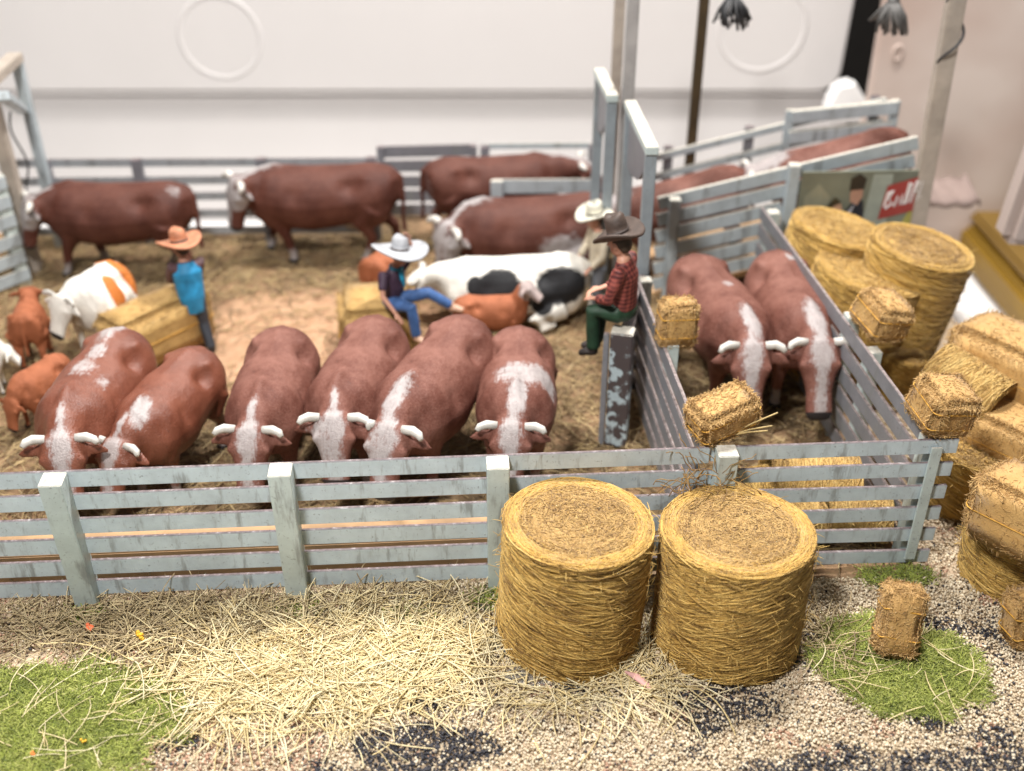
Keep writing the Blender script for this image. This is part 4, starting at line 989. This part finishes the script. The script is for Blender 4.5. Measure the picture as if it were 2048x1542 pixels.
# D: standing figure behind, cream hat
D0 = G(1200, 418, 2.55)
person((D0.x, D0.y, 0), 200, dict(head=(.12, 0, 2.34), look=(1, 0, -.15), neck=(.04, 0, 2.10), chest=(0, 0, 1.80), pelvis=(0, 0, 1.25), shl=(0, .29, 2.0), shr=(0, -.29, 2.0), ell=(.06, .38, 1.58), elr=(.1, -.38, 1.58), wrl=(.30, .28, 1.30), wrr=(.36, -.24, 1.36),
    hipl=(0, .12, 1.2), hipr=(0, -.12, 1.2), knl=(.06, .14, .66), knr=(.0, -.14, .66), anl=(.0, .15, .14), anr=(-.04, -.15, .14)),
    'figure in a cream hat and pale shirt standing behind the man on the gate', P_('cream_shirt', (.55, .48, .36)), P_('grey_trousers', (.14, .15, .17)), P_('cream_felt', (.62, .60, .50)), P_('brown_boot', (.05, .03, .02)), bare_arm=False, hat_tilt=(0, 6), brim=.34)

# ================================================================== GROUND COVER
def in_ell(x, y, c, r, rot=0):
    dx, dy = x - c[0], y - c[1]; cs, sn = math.cos(rot), math.sin(rot)
    return ((dx * cs + dy * sn) / r[0]) ** 2 + ((-dx * sn + dy * cs) / r[1]) ** 2
gl = G(120, 1445); gr = G(1800, 1335)
EL = ((gl.x - .35, gl.y - .05), (2.1, 1.12), 0.0); ER = ((gr.x, gr.y + .02), (1.22, .95), -.25)
def wob(x, y): return .16 * np.sin(x * 3.1 + 1) * np.sin(y * 4.3) + .12 * np.sin(x * 7.7 + y * 5.1)
def fnoise(x, y): return np.sin(x * 1.9 + .7 * np.sin(y * 2.3)) * np.sin(y * 2.6 + 1.1 * np.sin(x * 1.3) + .5) * .5 + .35 * np.sin(x * 4.7 + y * 3.1 + 2) * np.sin(y * 5.3 - x * 2.2)
# --- gravel
Ng = 125000
x = rng.uniform(-8, 9.9, Ng); y = rng.uniform(8.7, 13.2, Ng)
ext = rng.uniform(0, 1, Ng) < .13
x = np.where(ext, rng.uniform(6.6, 9.9, Ng), x); y = np.where(ext, rng.uniform(13, 20, Ng), y)
keep = (in_ell(x, y, *EL) + wob(x, y) > .9) & (in_ell(x, y, *ER) + wob(x, y) > .85)
dens = np.where((x < -2.2) & (y > 10.6), .30, 1.0); dens = np.where((x < -2.6) & (y <= 10.6), .8, dens)
keep &= rng.uniform(0, 1, Ng) < dens
x, y = x[keep], y[keep]; n = len(x)
base = np.array([(0, 0, 1), (.894, 0, .447), (.276, .851, .447), (-.724, .526, .447), (-.724, -.526, .447), (.276, -.851, .447), (.724, .526, -.447), (-.276, .851, -.447), (-.894, 0, -.447), (-.276, -.851, -.447), (.724, -.526, -.447), (0, 0, -1)])
fc = np.array([(0, 1, 2), (0, 2, 3), (0, 3, 4), (0, 4, 5), (0, 5, 1), (1, 6, 2), (2, 7, 3), (3, 8, 4), (4, 9, 5), (5, 10, 1), (2, 6, 7), (3, 7, 8), (4, 8, 9), (5, 9, 10), (1, 10, 6), (11, 7, 6), (11, 8, 7), (11, 9, 8), (11, 10, 9), (11, 6, 10)])
sz = rng.uniform(.011, .0235, n) * np.where(rng.uniform(0, 1, n) < .06, 1.35, 1)
Vg = base[None] * (1 + rng.normal(0, .16, (n, 12, 1))) * sz[:, None, None] * rng.uniform(.75, 1.25, (n, 1, 3))
an = rng.uniform(0, 6.28, n); ca, sa = np.cos(an)[:, None], np.sin(an)[:, None]
Vg = np.stack([Vg[..., 0] * ca - Vg[..., 1] * sa, Vg[..., 0] * sa + Vg[..., 1] * ca, Vg[..., 2]], -1)
Vg += np.stack([x, y, rng.uniform(-.01, .045, n)], -1)[:, None]
cb = fnoise(x * .9, y * 1.1)
pb_ = np.clip(.06 + .6 * (cb > .3) * np.clip((cb - .3) * 4, 0, 1), 0, 1)
bx_, by_ = G(850, 1500).x, G(850, 1500).y; pb_ = np.maximum(pb_, .85 * (in_ell(x, y, (bx_, by_), (.95, .42)) + wob(x, y) < 1))
b4 = G(1900, 1535); pb_ = np.maximum(pb_, .75 * (in_ell(x, y, (b4.x, b4.y - .1), (3.0, .36), .0) + wob(x, y) < 1))
b5 = G(1450, 1410); pb_ = np.maximum(pb_, .6 * (in_ell(x, y, (b5.x, b5.y), (.8, .30), .0) + wob(x, y) < 1))
b6 = G(1960, 1240); pb_ = np.maximum(pb_, .2 * (in_ell(x, y, (b6.x, b6.y), (.6, 1.0), .0) + wob(x, y) < 1))
pb_ = np.where(y > 12.3, pb_ * .25, pb_)
u = rng.uniform(0, 1, n); v = rng.uniform(.8, 1.15, n)[:, None]
red = ((fnoise(x * 1.3 + 4, y * 1.4) > .42) | (x < -2.5)) & (rng.uniform(0, 1, n) < .38)
c_beige = np.array([.54, .43, .285]); c_cream = np.array([.67, .58, .43]); c_blk = np.array([.035, .034, .042]); c_red = np.array([.40, .24, .16])
colr = np.where((rng.uniform(0, 1, n) < .5)[:, None], c_beige, c_cream)
colr = np.where(red[:, None], c_red * 1.1, colr)
colr = np.where((u < pb_)[:, None], c_blk, colr) * v
m, nt, b = new_mat('gravel_grains'); a_ = attr(nt, 'grain'); lk(nt, a_.outputs['Color'], b.inputs['Base Color']); b.inputs['Roughness'].default_value = .6
Fg = (fc[None] + (np.arange(n) * 12)[:, None, None]).reshape(-1, 3)
me = np_mesh('gravel', Vg.reshape(-1, 3), Fg, np.repeat(colr, 12, 0), smooth=True, attr_name='grain')
tag(link_mesh('gravel', me, m), 'beige and black gravel grains strewn along the front of the diorama', 'gravel', kind='stuff')

# --- straw and grass fibres
def fibres(name, x, y, ln, elev, az, rad, tone, mat, label, z0=.02, curl=.42, S=6, cat='straw'):
    n = len(x); s = np.linspace(0, 1, S)[None]
    h = np.cos(elev); d = np.stack([h * np.cos(az), h * np.sin(az), np.sin(elev)], -1)
    side = np.stack([-np.sin(az), np.cos(az), np.zeros(n)], -1)
    P = np.stack([x, y, np.full(n, 0.) + z0], -1)[:, None] + d[:, None] * (ln[:, None] * s)[..., None]
    P = P + side[:, None] * (rng.normal(0, curl, (n, 1)) * ln[:, None] * s ** 2)[..., None] * 1.0
    P[..., 2] -= (np.abs(rng.normal(0, .5, (n, 1))) * ln[:, None] * np.sin(np.maximum(elev, 0))[:, None] * s ** 2)
    P[..., 2] = np.maximum(P[..., 2], .012)
    V, F, T = strands(P, rad, tone, .7)
    me = np_mesh(name, V, F, T, smooth=True)
    o = link_mesh(name, me, M[mat]); return tag(o, label, cat, kind='stuff')
def scatter(n, fn, xr, yr):
    X_, Y_ = np.empty(0), np.empty(0)
    while len(X_) < n:
        a, b = rng.uniform(*xr, n), rng.uniform(*yr, n); k = rng.uniform(0, 1, n) < fn(a, b)
        X_, Y_ = np.concatenate([X_, a[k]]), np.concatenate([Y_, b[k]])
    return X_[:n], Y_[:n]
def straw_density(x, y):
    c1 = G(640, 1330); c2 = G(520, 1220)
    d = np.maximum(np.exp(-in_ell(x, y, (c1.x, c1.y), (2.3, .85), .12) ** 1.5 * .8), .75 * np.exp(-in_ell(x, y, (c1.x - .9, c1.y - .6), (1.5, .4), .1) ** 1.5))
    d = d * (in_ell(x, y, *EL) + wob(x, y) > .95)
    c3 = G(1290, 1340); d = np.maximum(d, .55 * np.exp(-in_ell(x, y, (c3.x, c3.y), (.75, .65)) ** 2))
    d = np.maximum(d, .35 * np.exp(-in_ell(x, y, (G(1130, 1400).x, G(1130, 1400).y), (1.0, .25)) ** 2))
    return d * (.65 + .35 * (fnoise(x * 2, y * 2) > -.15)) * (in_ell(x, y, (.86, 12.05), (1.05, 1.05)) > 1) * (in_ell(x, y, (3.13, 11.96), (1.05, 1.05)) > 1)
# clumps share a direction so that the straw lies in sheaves
xs, ys = scatter(3000, straw_density, (-7, 3.5), (9.4, 12.9))
caz = fnoise(xs * .8 + 3, ys * .9) * 3.0
az = np.where(rng.uniform(0, 1, 3000) < .6, caz + rng.normal(0, .5, 3000) + math.pi * (rng.uniform(0, 1, 3000) < .5), rng.uniform(0, 6.283, 3000))
fibres('straw', xs, ys, rng.uniform(.35, 1.0, 3000), np.abs(rng.normal(.04, .13, 3000)), az, rng.uniform(.008, .0125, 3000), rng.uniform(.3, 1, 3000), 'straw', 'loose pale yellow straw strewn before the front fence', z0=rng.uniform(.01, .11, 3000))
# duller straw below the fence posts and round the bales
def dull_density(x, y):
    c1 = G(330, 1250); c2 = G(1900, 1180); c3 = G(1650, 1290)
    d = .8 * np.exp(-in_ell(x, y, (c1.x, c1.y), (2.7, .55), -.02) ** 2)
    d = np.maximum(d, .5 * np.exp(-in_ell(x, y, (c3.x, c3.y), (.35, .6)) ** 2)); d = np.maximum(d, .6 * np.exp(-in_ell(x, y, (G(1925, 1110).x, G(1925, 1110).y), (.35, .3)) ** 2))
    d = np.maximum(d, .45 * np.exp(-in_ell(x, y, (G(800, 1200).x, G(800, 1200).y), (1.3, .3)) ** 2))
    return d
xs, ys = scatter(2200, dull_density, (-8, 8), (9.4, 13.2))
fibres('dry_grass', xs, ys, rng.uniform(.2, .7, 2200), np.abs(rng.normal(.12, .28, 2200)), rng.uniform(0, 6.283, 2200), rng.uniform(.007, .012, 2200), rng.uniform(0, 1, 2200), 'dull_straw', 'dull dry grass fibres at the foot of the front fence', z0=rng.uniform(.01, .06, 2200), cat='dry grass')
# turf patches
for nm, E_, n, lb in (('left', EL, 27000, 'bright green turf patch at the lower left corner'), ('right', ER, 19000, 'bright green turf patch under the tilted square bale')):
    xr_ = (E_[0][0] - 2.6, E_[0][0] + 2.6); yr_ = (E_[0][1] - 1.6, E_[0][1] + 1.6)
    xs, ys = scatter(n, lambda a, b: ((in_ell(a, b, *E_) + wob(a, b)) < .75) + .45 * ((in_ell(a, b, *E_) + wob(a, b)) < 1.05), xr_, yr_)
    fibres('turf', xs, ys, rng.uniform(.07, .2, n), rng.uniform(.15, 1.1, n), rng.uniform(0, 6.283, n), rng.uniform(.004, .0068, n), np.clip(.42 + .3 * fnoise(xs * 2, ys * 2) + rng.normal(0, .32, n), 0, 1), 'turf', lb, z0=rng.uniform(0, .04, n), S=4, cat='turf', curl=.3)
    k = 70 if nm == 'left' else 38
    xs, ys = scatter(k, lambda a, b: 1.0 * ((in_ell(a, b, *E_)) < .9), xr_, yr_)
    fibres('straw', xs, ys, rng.uniform(.25, .7, k), rng.normal(.05, .08, k), rng.uniform(0, 6.283, k), rng.uniform(.006, .009, k), rng.uniform(.4, 1, k), 'straw', 'single straw stalks lying on the ' + ('left' if nm == 'left' else 'right') + ' green turf patch', z0=.13)
# dark green flock at post feet
xs, ys = scatter(2600, lambda a, b: np.maximum.reduce([np.exp(-in_ell(a, b, p, (.34, .22)) ** 2) for p in ((-6.5, 12.35), (-3.3, 12.4), (-.3, 12.7), (5.9, 13.2), (6.4, 13.25), (-1.6, 12.3))]), (-7.5, 7), (11.8, 13.6))
fibres('moss', xs, ys, rng.uniform(.05, .16, 2600), rng.uniform(.3, 1.3, 2600), rng.uniform(0, 6.283, 2600), rng.uniform(.006, .009, 2600), rng.uniform(0, .5, 2600), 'turf', 'dark green moss flock at the feet of the fence posts', S=4, cat='moss')
# pen floor fibres
n = 15000
xs, ys = scatter(n, lambda a, b: .25 + .75 * np.clip(in_ell(a, b, (-4.6, 20.8), (3.6, 2.4)) - .55, 0, 1), (-13, 6.2), (13.6, 26.3))
fibres('pen_straw', xs, ys, rng.uniform(.15, .55, n), np.abs(rng.normal(.05, .2, n)), rng.uniform(0, 6.283, n), rng.uniform(.008, .016, n), rng.uniform(0, 1, n), 'floorhay', 'trampled brownish straw covering the pen floor', S=4, cat='straw')
# light wooden strips lying behind the front fence
for i, (y0, z0, h_) in enumerate(((.72, .30, .62), (1.55, .62, .10))):
    mb = MB(); d_ = (FC - FA).normalized()
    nrm = Vector((-d_.y, d_.x, 0))
    p0 = FA + nrm * y0; p1 = FC + nrm * y0 - d_ * 3.2
    mb.beam((p0.x, p0.y, z0), (p1.x, p1.y, z0), (.75, .10)[i], h_)
    tag(mb.build('timber_strip', M['wood'], bevel=.02), ['pale wooden strip lying on the ground just behind the front fence', 'thin pale wooden strip raised behind the front fence rails'][i], 'timber strip')
# stray hay at the front post, pink petal, small flecks
mb = MB(); rr_ = random.Random(5)
p = G(1430, 960, 2.2)
for i in range(46):
    a = rr_.uniform(0, 6.28); q = Vector((2.95 + rr_.uniform(-.45, .4), 12.95 + rr_.uniform(-.1, .3), 2.05 + rr_.uniform(-.1, .2)))
    pts = [q]; v = Vector((rr_.uniform(-1, 1), rr_.uniform(-.6, .3), rr_.uniform(-.6, .8))).normalized() * .09
    for k in range(7):
        v = (v + Vector((rr_.uniform(-1, 1), rr_.uniform(-1, 1), rr_.uniform(-1, .8))) * .05).normalized() * .085; pts.append(pts[-1] + v)
    mb.tube(pts, .0075, 4)
tag(mb.build('hay_wisp', M['hay'], smooth=True), 'tangled hay wisp between the right tall bale and the fence post', 'hay wisp')
mb = MB(); q0 = G(1455, 872, 2.55)
for i, (dx, dyy, dzz) in enumerate(((.62, -.1, .28), (.7, .0, .42), (.55, -.15, .22))):
    mb.tube([q0 + Vector((.0, .0, .0)), q0 + Vector((dx * .5, dyy * .5, dzz * .55)), q0 + Vector((dx, dyy, dzz * (.9 if i != 1 else 1.0)))], .014, 5)
tag(mb.build('straw_stalk', M['straw'], smooth=True), 'pale straw stalks sticking out from under the bale on the front post', 'straw')
mb = MB(); c = G(1275, 1362, .05); mb.tube([c + Vector((-.17, .12, .06)), c + Vector((-.02, .02, .07)), c + Vector((.12, -.1, .03)), c + Vector((.17, -.16, .02))], [(.015, .015), (.06, .02), (.05, .02), (.01, .01)], 8)
tag(mb.build('petal', simple('pink_petal', (.55, .30, .27), .6)), 'pinkish dried petal beside the left tall bale', 'petal')
for i, (px, py, c_, lb) in enumerate(((178, 1257, (.75, .16, .06), 'orange flower fleck in the dry grass by the left post'), (280, 1270, (.72, .42, .03), 'yellow flower fleck in the dry grass below the left fence'), (165, 1483, (.72, .40, .03), 'tiny yellow fleck on the left green turf'), (66, 1508, (.75, .22, .05), 'tiny orange fleck on the left green turf'))):
    mb = MB(); c = G(px, py, .14); r_ = random.Random(i)
    for k in range(7 if i < 2 else 4): mb.ball(c + Vector((r_.uniform(-.05, .05), r_.uniform(-.05, .05), r_.uniform(-.03, .04))) * (1 if i < 2 else .6), .033 if i < 2 else .02, n=6, m=4)
    tag(mb.build('flower_fleck', simple('fleck_%d' % i, c_, .7), smooth=True), lb, 'flower')
# clear glue smear beside the left bale
m, nt, b = new_mat('dried_glue'); b.inputs['Roughness'].default_value = .12; b.inputs['Transmission Weight'].default_value = .9; b.inputs['Base Color'].default_value = (.85, .85, .82, 1); bump(nt, b, noise(nt, 9, 4), .7, .05)
mb = MB(); c = G(1062, 1352, .02)
mb.ball((c.x, c.y, .02), (.42, .22, .05)); mb.ball((c.x - .35, c.y + .75, .02), (.22, .40, .05))
tag(mb.build('glue_smear', m, smooth=True), 'glossy dried glue smear at the foot of the left tall bale', 'glue')
